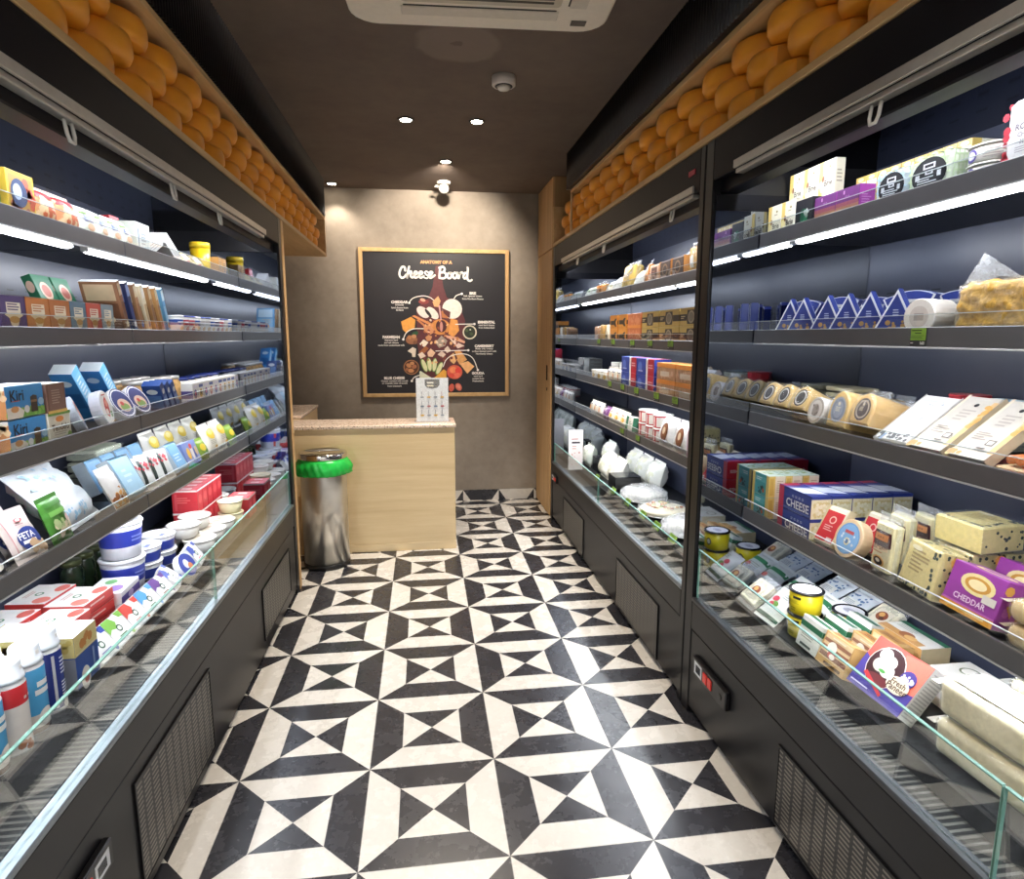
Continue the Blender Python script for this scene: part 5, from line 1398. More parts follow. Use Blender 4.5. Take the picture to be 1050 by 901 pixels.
ris.box(-.08, .08, -.0896, .0896, .1105, .1115, P('202024', .2))
riser = Proto('display_riser', 'display block', 'black riser block', ris)
run('RFD', .95, moz, 1, v=.005); run('RFD', 1.30, moz.alias('second round plate of wrapped cheese balls'), v=.005); run('RFD', 1.68, cake, v=.005); run('RFD', 2.02, moz.alias('farthest front plate of wrapped cheese balls'), v=.005)
run('RFD', 1.0, gbag, 4, v=.327, lean=4, gap=.02)
run('RFD', 2.345, riser, 1, v=.02); run('RFD', 2.52, wbag, 2, v=.05, lean=20, gap=.03); run('RFD', 2.36, wbag.alias('rear plump white bag of cheese'), 3, v=.28, lean=14, gap=.03)
run('RFD', 2.99, riser.alias('black riser block near the acrylic sign'), v=.08)
run('RFD', 3.2, wbag.alias('plump white bag at the far end'), 1, v=.20, lean=10); run('RFD', 3.2, gbag.alias('pale crinkled bag in the far front corner'), 1, v=.03, lean=10)

# green price tickets
TG = P('7fa83a', .5)
def ticket(x, y, z, label, tilt=0, w=.05, h=.038, black=True, group=None):
    q = MB(); q.box(-.0012, .0012, -w/2, w/2, 0, h, P('2b2c2e', .4))
    q.box(-.0016, -.0013, -w/2+.001, w/2-.001, h*.32, h-.001, TG)
    fm = lambda a, b, e: (-.0017-e, (.5-a)*w, b*h)
    decal(q, fm, w, h, [('l', .08, .78, .92, .92, 1, '2c3a16'), ('l', .3, .64, .7, .76, 1, '2c3a16'), ('l', .06, .40, .94, .60, 3, '56702a'), ('l', .06, .12, .3, .22, 1, 'd8d8d4')]+([('t', .82, .17, .16, '160', 'e4e4e0')] if black else []))
    o = q.build('price_ticket', None, shift=False)
    o.location = (x, y, z); o.rotation_euler = (0, R(tilt), 0)
    return tag(o, label, 'price tag', group)
ticket(1.9165, -.197, 1.522, 'green price ticket under the golden cheese bag on the near right fridge', 0, .052, .046)
for i, yy in enumerate([1.36, 1.62, 1.95, 2.22, 2.5]):
    ticket(1.9165, yy, 1.196, f"green price ticket, {wy(i, 5)}, third shelf rail of rear right fridge", 0, .075, .05, False, 'green tickets on the third shelf rail')
for i, yy in enumerate([1.45, 1.75, 2.05, 2.45, 2.8]):
    ticket(1.9165, yy, 1.478, f"green price ticket, {wy(i, 5)}, second shelf rail of rear right fridge", 0, .075, .046, False, 'green tickets on the second shelf rail')
for i, yy in enumerate([1.9, 2.2]):
    ticket(1.9165, yy, .922, f"green price ticket, {wy(i, 2)}, lowest shelf rail of rear right fridge", 0, .07, .045, False, 'green tickets on the lowest shelf rail')
for i, yy in enumerate([1.06, 1.28, 1.5, 1.72, 2.0, 2.3, 2.7]):
    ticket(1.885, yy, .5005, f"green price ticket, {wy(i, 7)}, along the deck edge of rear right fridge", 25, .09, .06, False, 'green tickets along the deck edge')
# acrylic sign in the rear right fridge
root = empty('acrylic_sign', (1.85, 3.2, .50), 'tall clear acrylic sign at the far end of the rear right fridge deck', 'sign')
q = MB(); q.box(-.07, .055, -.07, -.001, .0005, .004, mat_film('acrylic', 'ffffff', .3)); q.build('base', root, shift=False)
q = MB(); q.box(-.065, .05, -.07, -.066, .0045, .32, P('e4dcd8', .3))
fm = lambda a, b, e: (-.065+.115*a, -.07-e, .0045+.3155*b)
decal(q, fm, .115, .3155, [('l', .2, .74, .8, .80, 1, '8a4a44'), ('r', .22, .66, .8, .71, '3a3436'), ('l', .25, .5, .7, .62, 2, 'c9a098'), ('b', .2, .1, .8, .45, 10, .006, 'c4907c')])
q.build('printed_sheet', root, shift=False)

# ===== left fridge, top shelf
gbox = carton('green_snack_carton', 'cheese carton', 'green carton with dark picture', .11, .05, .12, '6f8f3a', {'F': [('r', .1, .1, .9, .7, '4a2a24'), ('e', .5, .4, .2, .2, 'b58a3c')], 'S': [('r', 0, 0, 1, 1, 'b0a04a')]})
ybox = carton('yellow_snack_carton', 'cheese carton', 'yellow carton with round blue badge', .118, .06, .12, 'd9b63a', {'F': [('r', .08, .1, .95, .92, 'b58a3a'), ('b', .1, .1, .9, .5, 14, .012, '8a3f34'), ('b', .5, .3, .95, .8, 8, .012, 'c8543c'), ('e', .42, .56, .3, .3, '2a3f6a'), ('e', .36, .58, .16, .17, 'b9c9dc'), ('r', .05, .0, .95, .12, '6f7f34')], 'S': [('r', 0, 0, 1, 1, 'e0c24a')], 'T': [('r', 0, 0, 1, 1, 'efe8d0')]})
obag = bag('shredded_cheese_bag', 'cheese bag', 'orange and red pouch of shredded cheese', .12, .115, .06, 'e3a070', [('r', 0, .72, 1, 1, 'c8343a'), ('b', .1, .1, .9, .7, 18, .012, 'f0cda0'), ('b', .1, .1, .9, .5, 10, .01, 'd9663a')])
ppk = bag('cheese_pouch', 'cheese bag', 'white pouch with blue and purple print', .085, .105, .04, 'e2e6da', [('r', .2, .5, .8, .75, '4a5a9c'), ('e', .5, .3, .25, .14, 'd8a884'), ('r', .1, .8, .5, .9, '7aa04a')])
wcl = carton('clear_white_carton', 'cheese carton', 'white carton with faint grey panel', .12, .08, .115, 'dfe2dc', {'F': [('r', .3, .1, .9, .8, 'c9d2d2'), ('l', .35, .3, .8, .7, 4, '8d979a'), ('r', .12, .1, .2, .8, '5f7f94')], 'S': [('r', 0, 0, 1, 1, 'd8dcd0')]})
slant = carton('flat_white_box', 'cheese carton', 'slanted white box leaning to the side', .17, .07, .05, 'e8e6e2', {'F': [('l', .1, .2, .9, .8, 3, 'b5b0ac'), ('r', .05, .1, .2, .9, 'd9d4d0')], 'T': [('r', .1, .1, .9, .9, 'f0eeea')], 'S': [('l', .1, .2, .9, .8, 3, 'b9b5b0')]})
redc = carton('red_card_pack', 'cheese pack', 'red card pack standing behind', .08, .03, .16, 'c8303a', {'F': [('e', .5, .6, .3, .15, 'e8c9c4')]})
yflat = bag('cheese_pouch', 'cheese bag', 'yellow triangular pouch', .14, .10, .04, 'ddc478', [('r', .1, .3, .6, .7, 'e9e2c8'), ('b', .5, .2, .95, .8, 8, .01, '6b5028'), ('r', 0, 0, .4, .2, 'b8404a')])
ytub = tub('yellow_tub', 'tub', 'bright yellow bottle-shaped tub', .042, .046, .13, 'e8c020', 'f0cc30', items=[('r', .5, .2, .58, .7, 'b58a10')], lid_h=.03)
tanb = carton('tan_carton', 'cheese carton', 'small tan carton', .06, .05, .10, 'b58a54', {'F': [('l', .2, .3, .8, .8, 5, '7a5a30')]})
y = run('L1', .03, gbox); y = run('L1', .17, ybox, gap=.005); y = run('L1', .30, obag, 2, gap=.0, lean=10); y = run('L1', y+.005, ppk, 4, gap=.004, lean=14, jit=5)
y = run('L1', y+.005, wcl, 1, gap=.01); run('L1', y+.03, redc, 1, v=.14, lean=6); run('L1', y-.33, ppk.alias('second-row white pouch with blue print'), 3, v=.13, gap=.01)
run('L1', y, slant, 1, roll=-24, v=.02); run('L1', y+.17, slant.alias('farther slanted white box'), 1, roll=28, v=.01)
run('L1', y+.36, yflat, 2, lean=40, gap=.01, v=.0); run('L1', 1.765, ytub, 1, v=.02); run('L1', 1.875, tanb, 2, gap=.006); run('L1', 2.0, yflat.alias('yellow pouch by the mirrored end'), lean=44, yaw=0, v=.01) if False else None

# ===== left fridge, second shelf
def gcart(desc, base, tint, W=.104):
    return carton('grated_cheese_carton', 'cheese carton', desc, W, .07, .098, base, {'F': [('r', 0, 0, 1, .22, tint), ('p', [(.14, .50), (.3, .42), (.36, .24), (.5, .18), (.64, .24), (.7, .42), (.86, .50), (.74, .56), (.26, .56)], 'd9c4a0'), ('r', .22, .56, .78, .82, 'e2d6c0'), ('l', .26, .6, .74, .8, 3, base), ('e', .5, .38, .2, .09, 'b5843c'), ('l', .2, .06, .8, .14, 1, 'e6ddd0')], 'S': [('r', 0, 0, 1, 1, base), ('r', 0, 0, .2, 1, tint)], 'T': [('r', 0, 0, 1, 1, 'd9d0c4')]})
cs = [gcart('purple carton with melted cheese picture', '4a3a66', '5a4a74'), gcart('nearest orange carton with cheese picture', 'b8713a', 'c58a4c'), gcart('second orange carton with cheese picture', 'b06a38', 'c08548'), gcart('slate blue carton with cheese picture', '5a7486', '6f8a98', .09), gcart('red carton with cheese picture', 'b84a3a', 'c6604c', .09), gcart('grey-blue carton with cheese picture', '7f8e94', '93a0a4', .082)]
y = .085
for c_ in cs: y = run('L2', y, c_, gap=.002)
grn = carton('green_slice_carton', 'cheese carton', 'green slanted carton with round photo', .10, .03, .19, '1f6b4a', {'F': [('e', .5, .72, .3, .16, 'd8b9a4'), ('e', .5, .72, .22, .11, 'b8685a'), ('l', .2, .2, .8, .5, 4, '7ab090')], 'S': [('e', .5, .8, .4, .1, 'd8b9a4')]})
run('L2', .56, grn, 2, v=.12, gap=.01, lean=20)
slims = [carton('slim_cheese_pack', 'cheese pack', f'{nm} slim pack leaning in a row', .026, .12, .19, b, {'S': [('r', .08, .1, .92, .6, t1), ('r', .1, .65, .9, .95, t2), ('e', .5, .3, .25, .1, t3), ('l', .2, .4, .8, .58, 3, 'c9c0b0')], 'F': [('r', .15, .08, .85, .62, t1), ('e', .5, .2, .35, .06, t3), ('r', .1, .74, .9, .96, t2)], 'T': [('r', 0, 0, 1, 1, 'dfe2e4')]}) for nm, b, t1, t2, t3 in
         [('brown', '8a5f45', '6b4632', 'c9b090', 'd9c49a'), ('navy', '24305a', '2f4276', '7d8fb8', 'dfe3ea'), ('tan', 'a37a54', '8a5f40', 'd9c8a8', '5a7fb0'), ('cream', 'd8ceb4', 'b59a70', 'e8e4d8', '2a3a6e'), ('bronze', '9a744c', '7a5638', 'cdb894', '24345e'), ('amber', 'b98f5c', '9a6f44', 'd5c6a8', '8a3f30'), ('sky blue', '5f9cc8', '8fbcd8', 'c9e0ea', 'd8a468')]]
y = .725
for p_ in slims: run('L2', y, p_, roll=-20, v=.006); y += .062
def cup(desc, band, dot, lid='e6e6ea'):
    return tub('yogurt_cup', 'cup', desc, .026, .033, .078, 'dcdad6', lid, bands=[(.55, .85, band)], items=[('e', .45, .3, .16, .2, dot), ('e', .6, .34, .1, .14, 'c9b090'), ('l', .2, .62, .8, .78, 1, 'e6e6ea')], lid_h=.006, n=16)
cups = [cup('white cup with red band', 'b8344a', 'c9847a', '31408c'), cup('white cup with blue band', '2f4f9c', 'd0b48c'), cup('white cup with pale band', 'b9b4b0', 'c8a478', '2c4a94'), cup('white cup with dark purple band', '3a2f5a', '8a5a6a')]
y = 1.30; nth_ = {}
for k in range(11):
    p_ = cups[[1, 0, 0, 1, 2, 2, 1, 3, 0, 2, 1][k]]
    i = nth_.get(id(p_), 0); nth_[id(p_)] = i+1
    t_ = [1, 0, 0, 1, 2, 2, 1, 3, 0, 2, 1].count([1, 0, 0, 1, 2, 2, 1, 3, 0, 2, 1][k])
    lab = f"{p_.desc}, {wy(i, t_)+', ' if t_ > 1 else ''}front row, second shelf of left fridge"
    put(p_, 'L2', y, .006, label=lab, group='yogurt cups, second shelf of left fridge'); y += .0725
run('L2', 1.30, cups[2].alias('rear-row white cup with blue lid'), 11, 1, 1, v=.09, gap=.003)
run('L2', 1.40, cups[0].alias('back-row white cup with navy lid'), 9, 1, 1, v=.17, gap=.006)

# ===== left fridge, third shelf
kiri = carton('cream_cheese_carton', 'cheese carton', 'blue Kiri-lettered carton'.replace('Kiri-lettered', 'meadow-picture'), .162, .085, .083, '3f8fce', {
    'F': [('r', 0, 0, 1, .26, '6aa84a'), ('b', 0, .02, 1, .24, 14, .007, '8fc060'), ('p', [(.0, 0), (.38, 0), (.44, .2), (.30, .36), (.0, .34)], 'e9e2d6'), ('e', .2, .28, .1, .1, 'd59a62'), ('p', [(.62, .12), (.80, .12), (.80, .62), (.70, .66), (.62, .6)], '3a2c22'), ('r', .62, .42, .80, .5, '8a6a4c'), ('e', .9, .42, .08, .12, 'a9d0ea'), ('e', .5, .24, .07, .12, 'eef0ee'), ('t', .27, .70, .34, 'Kiri', '141c30', .4), ('l', .12, .5, .4, .55, 1, 'c8564a')],
    'L': [('r', 0, 0, 1, 1, 'cf8f5c'), ('b', .05, .05, .95, .95, 20, .009, 'e6c49a'), ('r', 0, .88, 1, 1, 'e8e2d8')], 'T': [('r', 0, 0, 1, 1, 'dfe6ea'), ('r', .2, .3, .8, .7, 'a8cde8')]})
brn = carton('brown_cheese_carton', 'cheese carton', 'brown carton with stripy panel', .095, .085, .083, '74564a', {'F': [('r', .1, .1, .9, .95, '84655a'), ('l', .25, .3, .75, .8, 6, 'b09a8c'), ('r', 0, 0, 1, .1, 'd9b25c')], 'T': [('r', 0, 0, 1, 1, 'ece8e0')]})
ten = carton('cream_lettered_carton', 'cheese carton', 'cream carton with orange oval and TENDELTI-style lettering'.replace('TENDELTI-style ', ''), .112, .085, .083, 'ddd6c4', {'F': [('e', .5, .76, .26, .16, 'e9dcc4'), ('e', .5, .76, .18, .1, 'd9863c'), ('t', .5, .48, .22, 'Tendelti', '4a3a2e', .86), ('l', .2, .2, .8, .34, 2, 'a89e8c'), ('r', .0, .9, 1, 1, '6f9a4a'), ('e', .88, .12, .1, .16, '7aa04a')], 'T': [('r', 0, 0, 1, 1, 'e6e0d0')]})
run('L3', .062, kiri, 1, 1, 2, v=.0); run('L3', .232, ten, 1); run('L3', .236, brn, 1, z=.0842)
rd1 = roundbox('round_cheese_box', 'cheese box', 'leaning round box with red lid picture', .058, .028, 'c9d4e6', 'd9dde6', [('e', .5, .5, .45, .45, 'e6e2e0'), ('e', .5, .55, .34, .3, 'c23040'), ('e', .45, .5, .16, .2, 'e9c4b0'), ('r', .2, .16, .8, .26, '3f6aa8')])
rd2 = roundbox('round_cheese_box', 'cheese box', 'white round box with laughing red animal picture'.replace('laughing ', ''), .060, .034, 'd5dbe8', 'efeee9', [('e', .5, .5, .45, .45, 'e9e6e0'), ('p', [(.32, .3), (.5, .22), (.62, .34), (.68, .6), (.56, .82), (.4, .74), (.3, .55)], 'cf3a34'), ('e', .52, .62, .1, .1, 'e8a088'), ('e', .42, .4, .1, .08, 'efe2d4'), ('l', .3, .82, .7, .9, 1, 'b5504a'), ('e', .7, .3, .09, .09, '5a9a4a')])
rd3 = roundbox('round_cheese_box', 'cheese box', 'tilted round box with navy lid picture', .060, .030, 'e4e2e4', '2f3566', [('e', .5, .5, .45, .45, 'e6e4e8'), ('e', .5, .5, .41, .41, '30386e'), ('e', .5, .42, .28, .22, 'd9b9a4'), ('e', .5, .36, .2, .12, '7f9a54'), ('e', .44, .48, .08, .07, 'c84a44')])
run('L3', .39, rd1, lean=20, yaw=26, v=.0); run('L3', .535, rd2, lean=12, yaw=10, v=.0); run('L3', .685, rd3, 2, lean=30, yaw=-8, gap=.012)
grs = carton('flat_tray_carton', 'cheese carton', 'white flat carton with green edge', .18, .12, .028, 'dfe4dc', {'F': [('r', 0, .7, 1, 1, 'b9d2a8'), ('l', .2, .2, .8, .6, 2, '8a96a6')], 'S': [('r', 0, .7, 1, 1, 'b9d2a8'), ('l', .1, .2, .9, .6, 2, '8a96a6')], 'T': [('r', .1, .1, .9, .9, 'e6ece4')]})
run('L3', .375, grs, 1, 1, 4, v=.14); 
lb = carton('long_blue_carton', 'cheese carton', 'long sky-blue carton leaning to the left', .05, .07, .22, '6fb4dc', {'F': [('r', .1, .1, .9, .9, '86c2e4'), ('l', .2, .3, .8, .85, 8, 'dcebf2'), ('r', 0, 0, 1, .12, '6a9a5a')], 'S': [('r', 0, 0, 1, 1, '3f86c4'), ('e', .5, .8, .3, .06, 'e2ecf0'), ('r', .1, .3, .9, .6, '2f6aa8')], 'T': [('r', 0, 0, 1, 1, 'dfeaf0')]})
run('L3', .60, lb, 2, roll=-38, v=.115, gap=.0, step=.185)
sp2 = carton('small_blue_carton', 'cheese carton', 'small dark blue carton leaning', .035, .07, .12, '2f4a86', {'F': [('r', .1, .1, .9, .5, '6a86b4'), ('e', .5, .7, .3, .1, 'dfe2e0')], 'S': [('r', .1, .1, .9, .6, '5d7fb0'), ('e', .5, .75, .3, .1, 'e3e4e0')]})
run('L3', 1.01, sp2, 3, roll=-30, v=.004, step=.055)
mj = jar('mushroom_jar', 'jar', 'glass jar with tan contents', .045, .115, 'c9a26c', 'd8d4cc')
run('L3', 1.08, mj, 5, 1, v=.105, gap=.006); run('L3', .72, mj.alias('rear-row glass jar with tan contents'), 8, v=.21, gap=.008)
wp = [carton('small_spread_carton', 'cheese carton', d_, .07, .05, .085, 'dedcd8', {'F': [('e', .5, .42, .3, .24, c1), ('e', .5, .46, .16, .12, c2), ('r', .1, .74, .9, .9, c3)], 'S': [('r', 0, .2, 1, .6, c1)], 'T': [('r', 0, 0, 1, 1, 'ecebe8')]}) for d_, c1, c2, c3 in [('white carton with purple round mark', '4a4486', 'c8566a', 'd5d0dc'), ('white carton with gold round mark', 'c9a04c', '6a4a2c', '4a5a94'), ('white carton with red-brown mark', 'b5573c', 'd9a074', '3f4f8c')]]
ix = [0, 1, 0, 2, 0, 2, 1, 1, 1, 0]; nth_ = {}; y = 1.37
for k in ix:
    i = nth_.get(k, 0); nth_[k] = i+1
    put(wp[k], 'L3', y, .004, label=f"{wp[k].desc}, {wy(i, ix.count(k))} of its colour, third shelf of left fridge", group='small white cartons, third shelf of left fridge'); y += .0735
wt = tub('white_spread_tub', 'tub', 'white tub with navy lid', .036, .042, .085, 'e6e4e0', '2b3a80', items=[('r', .3, .2, .7, .7, 'b9c4dc')], lid_h=.012, n=18)
run('L3', 1.555, wt, 6, v=.10, gap=.004); 

# ===== left fridge, lowest shelf
gpk = carton('dark_grey_pouch', 'cheese pack', 'dark grey striped pouch', .105, .03, .135, '3a3a42', {'F': [('l', .1, .2, .9, .9, 9, '6a6a74'), ('e', .6, .12, .25, .1, 'd5d0c8')], 'S': [('r', 0, 0, 1, 1, '2f2f36')]}, bev=.008)
fita = bag('feta_pouch', 'cheese bag', 'pale pink FETA pouch with navy circle', .112, .15, .03, 'd9cdc9', [('e', .52, .80, .12, .05, 'c8404a'), ('e', .52, .80, .08, .035, 'd9cdc9'), ('l', .35, .67, .7, .72, 1, 'a8868a'), ('e', .56, .36, .36, .26, '2c3f8a'), ('t', .5, .44, .14, 'FETA', 'eef0f4', .5), ('r', .3, .26, .72, .33, 'eef0f4'), ('b', .5, .08, .95, .24, 10, .012, 'c9a884'), ('r', .08, .1, .1, .9, 'c98a90')], seal='d2c4c0')
grnp = bag('green_pouch', 'cheese bag', 'bright green pouch with white beans picture', .118, .145, .03, '4f8f3a', [('r', .1, .82, .9, .95, '3f7a30'), ('r', .12, .6, .85, .72, '7ab85c'), ('b', .15, .1, .9, .4, 12, .014, 'd9ceb0'), ('e', .8, .45, .12, .1, 'e0c4c0'), ('b', .2, .25, .6, .45, 5, .012, 'b5c890')], seal='3f7d30')
redt = bag('red_topped_pouch', 'cheese bag', 'green pouch with red top', .11, .14, .03, '3f7a4a', [('r', 0, .72, 1, 1, 'd85a50')], seal='e0685a')
y = run('L4', -.10, gpk, lean=30, yaw=-10); y = run('L4', .055, fita, 1, 3, lean=26, yaw=-8, dstep=.05, v=.0)
run('L4', .195, grnp, 1, lean=16, yaw=4, v=.0); run('L4', .185, redt, 1, 1, v=.16, lean=20, gap=.005)
wbg = bag('bread_bag', 'bag', 'large white bag with pale blue flecks', .27, .25, .09, 'e6ecf0', [('b', .05, .03, .6, .2, 22, .006, '9cc8e2'), ('b', .05, .6, .5, .9, 14, .006, 'b5d6e8')], wrinkle=.008)
run('L4', .30, wbg, lean=40, yaw=6, v=.035)
nut = bag('nut_pouch', 'cheese bag', 'small clear-topped pouch of golden nuts', .10, .16, .035, 'd8d6d2', [('p', [(.0, 0), (1, 0), (1, .3), (.6, .5), (.0, .42)], 'b8793c'), ('b', .1, .05, .9, .35, 14, .010, 'd9a45c'), ('b', .1, .05, .9, .3, 8, .009, '8a5228')])
run('L4', .435, nut, lean=26, v=.0, yaw=12) if False else run('L4', .57, nut, lean=24, v=.0)
lbl = carton('pale_blue_pack', 'cheese pack', 'plain pale blue plastic-wrapped pack', .13, .045, .155, '9cc4dc', {'F': [('r', .06, .06, .94, .94, 'a8cce0'), ('l', .3, .3, .7, .7, 3, 'c9e0ec')], 'T': [('r', 0, 0, 1, 1, 'e2ecf0')], 'S': [('r', 0, 0, 1, 1, 'd5e2ea')]}, bev=.012)
run('L4', .685, lbl, lean=26, yaw=-4)
blk = bag('striped_pouch', 'cheese bag', 'black and white striped pouch', .10, .14, .03, 'd9dcd8', [('r', .0, .05, .2, .95, '24262a'), ('r', .4, .05, .55, .95, '2f3a34'), ('b', .2, .6, .9, .9, 10, .007, 'c8505a')])
run('L4', .835, blk, 3, lean=28, gap=.0, v=.0, step=.09, yaw=-30)
lbl2 = carton('sky_blue_pack', 'cheese pack', 'sky blue tray pack with white rim', .11, .045, .13, '8fbcdc', {'F': [('r', .08, .08, .92, .92, '7fb0d8'), ('l', .2, .3, .8, .6, 3, 'c4dcec')], 'T': [('r', 0, 0, 1, 1, 'e2e8ee')], 'S': [('r', 0, 0, 1, 1, 'cfdfea')]}, bev=.01)
y = run('L4', 1.135, lbl2, 1, 1, lean=26); run('L4', .78, lbl2.alias('rear sky blue tray pack with white rim'), 4, v=.15, lean=22, gap=.004)
fig = carton('blue_figure_carton', 'cheese carton', 'blue and yellow carton with red-capped figure', .16, .06, .105, '7c8fc8', {'F': [('r', 0, .0, 1, .3, '8a9ad0'), ('e', .3, .5, .12, .26, 'e0b040'), ('e', .55, .5, .1, .3, 'e6e2e0'), ('e', .55, .78, .09, .12, 'cf3c3c'), ('e', .72, .42, .08, .22, '3f4f94'), ('e', .85, .5, .1, .2, 'c9b08a')], 'S': [('e', .5, .5, .3, .3, 'e0b040')], 'T': [('r', 0, 0, 1, 1, 'b5bfe0')]})
y = run('L4', 1.25, fig, lean=18); ybg = bag('potato_bag', 'cheese bag', 'white bag with bright yellow picture', .15, .165, .06, 'e8e6dc', [('e', .5, .68, .34, .2, 'e8cc4a'), ('e', .42, .74, .16, .1, 'f2e08a'), ('l', .2, .3, .8, .46, 3, 'b5b3aa'), ('e', .6, .16, .14, .08, 'd9a83c')])
ggy = bag('green_pouch', 'cheese bag', 'green and yellow pouch', .12, .115, .035, '7fa03c', [('e', .4, .6, .26, .2, 'e0c840'), ('b', .2, .1, .9, .4, 8, .01, '4a7a30')])
run('L4', 1.42, ggy, lean=20); run('L4', 1.545, ybg, 2, lean=18, gap=.012, v=.0); run('L4', 1.3, ybg.alias('rear white bag with yellow picture'), 4, v=.17, lean=14, gap=.02)
ltr = block('flat_green_pack', 'cheese pack', 'long flat pale green pack lying on others', .22, .12, .04, 'dfe3cf', 'eef2e6', [('r', .1, .1, .9, .9, 'd5dec4')], .008)
run('L4', 1.0, ltr, 1, 1, 3, v=.262, zgap=.003)
run('L4', 1.985, lbl2.alias('sky blue tray pack by the mirrored end'), lean=24) if False else run('L4', 1.885, ggy.alias('green and yellow pouch by the mirrored end'), lean=20)

# ===== left fridge, deck
def spray(desc, b, its): return can('whipped_cream_can', 'spray can', desc, .038, .232, b, its)
cans = [spray('white cream can with red shoulder', [(.12, 'e6e2de'), (.72, 'e3ddd8'), (1, 'cc3038')], [('b', .3, .05, .7, .25, 10, .008, 'a8622e'), ('t', .5, .8, .07, '= =', 'f0e6e2', .3)]),
        spray('sky blue cream can with swirl', [(.1, '5a3a2a'), (.3, 'd8d2cc'), (1, '4a9cd0')], [('e', .5, .25, .14, .12, 'e6e2dc'), ('e', .5, .3, .09, .07, 'f2efe8'), ('r', .34, .6, .62, .68, 'eef4f8'), ('r', .38, .72, .6, .8, 'eef4f8')]),
        spray('navy cream can with white label', [(.08, 'dfe1e6'), (1, '27357c')], [('r', .28, .1, .33, .95, 'c9ccd4'), ('l', .42, .25, .62, .5, 5, 'dfe3f0'), ('l', .42, .6, .62, .9, 5, 'c4cbe2'), ('e', .52, .12, .1, .08, 'e9e6de')])]
order = [(-.325, 0), (-.243, 1), (-.16, 0), (-.077, 1), (.008, 2)]
names = ['nearest', '', 'farther', '', '']
labs = ['white cream can with red shoulder, nearest of the spray cans, bottom deck of left fridge', 'sky blue cream can with swirl, second nearest spray can, bottom deck of left fridge', 'white cream can with red shoulder, middle spray can, bottom deck of left fridge', 'sky blue cream can with swirl, next to the navy can, left fridge deck', 'navy cream can with white label, farthest spray can, bottom deck of left fridge']
for (yy, k), lb_ in zip(order, labs): put(cans[k], 'LD', yy, .004+.004*k, label=lb_, group='spray cream cans on the left fridge deck', yaw=random.uniform(-10, 10))
run('LD', -.32, cans[2].alias('navy cream can in the rear row'), 4, v=.10, gap=.006)
butter = carton('butter_carton', 'butter carton', 'blue and yellow butter carton with cut block picture', .12, .115, .155, '35549c', {'F': [('r', 0, .62, 1, 1, 'd8c98a'), ('b', .2, .68, .8, .95, 6, .012, 'c2803c'), ('r', .05, .64, .95, .66, 'e9e2c0'), ('e', .35, .12, .2, .22, 'e6dfd8'), ('e', .38, .1, .1, .1, 'd0645a'), ('r', .72, .1, .80, .56, '8fa4cc')], 'L': [('r', 0, .62, 1, 1, 'e3d68e'), ('b', .1, .66, .9, .96, 9, .012, 'd3bf66'), ('r', 0, 0, 1, .6, '8a8f98'), ('l', .1, .05, .9, .55, 9, 'a9adb5')], 'T': [('r', 0, 0, 1, 1, 'e6e9ec'), ('r', .48, .0, .52, 1, 'd2d6da')], 'R': [('r', 0, 0, 1, 1, '35549c')]})
run('LD', .108, butter, 1, 3, v=.01, dgap=.004)
redb = carton('flat_red_white_carton', 'cheese carton', 'flat white carton with red sides', .17, .125, .042, 'c8403c', {'T': [('r', 0, 0, 1, 1, 'e6e4e0'), ('e', .2, .25, .16, .2, 'dc7a6c'), ('e', .8, .2, .18, .16, 'd9685c'), ('e', .5, .55, .09, .1, '2f7a4c'), ('e', .5, .55, .06, .06, 'e6e4e0'), ('l', .3, .7, .7, .85, 2, 'c9a49c')], 'F': [('r', 0, 0, 1, .35, 'a8302e'), ('l', .2, .5, .8, .8, 1, 'e8c4bc')], 'S': [('r', 0, 0, 1, .35, 'a8302e')]})
grnb = carton('flat_green_white_carton', 'cheese carton', 'flat white carton with green side', .17, .125, .042, 'dfe4da', {'T': [('r', 0, 0, 1, 1, 'e8ebe6'), ('e', .5, .5, .1, .1, '3f8a4c'), ('e', .2, .2, .2, .2, '8fc070')], 'F': [('r', 0, 0, 1, 1, '6aa84c')], 'S': [('r', 0, 0, 1, 1, '6aa84c')]})
run('LD', .240, grnb, 1, 1, 2, v=.11); run('LD', .245, redb, 1, 1, 1, v=.115, z=.0855, yaw=-5)
run('LD', .428, redb.alias('farther flat white carton with red sides'), 1, 1, 3, v=.13, yaw=-4)
run('LD', -.04, redb.alias('rear flat white carton with red sides'), 2, 1, 3, v=.345 if False else .25+.11, gap=.02) if False else run('LD', .255, redb.alias('rear flat white carton with red sides'), 2, 1, 3, v=.265, gap=.03, yaw=-4)
purb = carton('flat_white_carton', 'cheese carton', 'flat white carton with purple fruit picture', .165, .125, .045, 'e4e4e8', {'T': [('e', .3, .3, .2, .2, '8a6ab0'), ('e', .7, .6, .14, .16, '6aa86a'), ('l', .2, .6, .6, .9, 3, 'b0b0bc')], 'F': [('r', 0, 0, 1, .6, '5a4a94'), ('e', .5, .3, .14, .3, 'c4b4dc')], 'S': [('r', 0, 0, .5, 1, '6a58a0')]})
run('LD', .622, purb, 1, 1, 2, v=.12, yaw=3)
def lean_box(desc, c1, c2='3f7a4c'):
    return carton('small_flat_carton', 'cheese carton', desc, .11, .032, .098, 'e4e6e6', {'F': [('p', [(0, .5), (.2, .62), (.4, .55), (.55, .75), (.4, 1), (0, 1)], c1), ('p', [(.7, 1), (.8, .8), (1, .78), (1, 1)], c1), ('e', .5, .52, .12, .13, '2a4f3c'), ('e', .5, .52, .08, .08, 'dfe8e0'), ('l', .25, .16, .75, .32, 2, c2), ('e', .85, .15, .07, .08, c1)], 'T': [('r', 0, 0, 1, 1, 'eceeec')], 'S': [('r', 0, 0, 1, 1, 'e9ebea')]}, bev=.004)
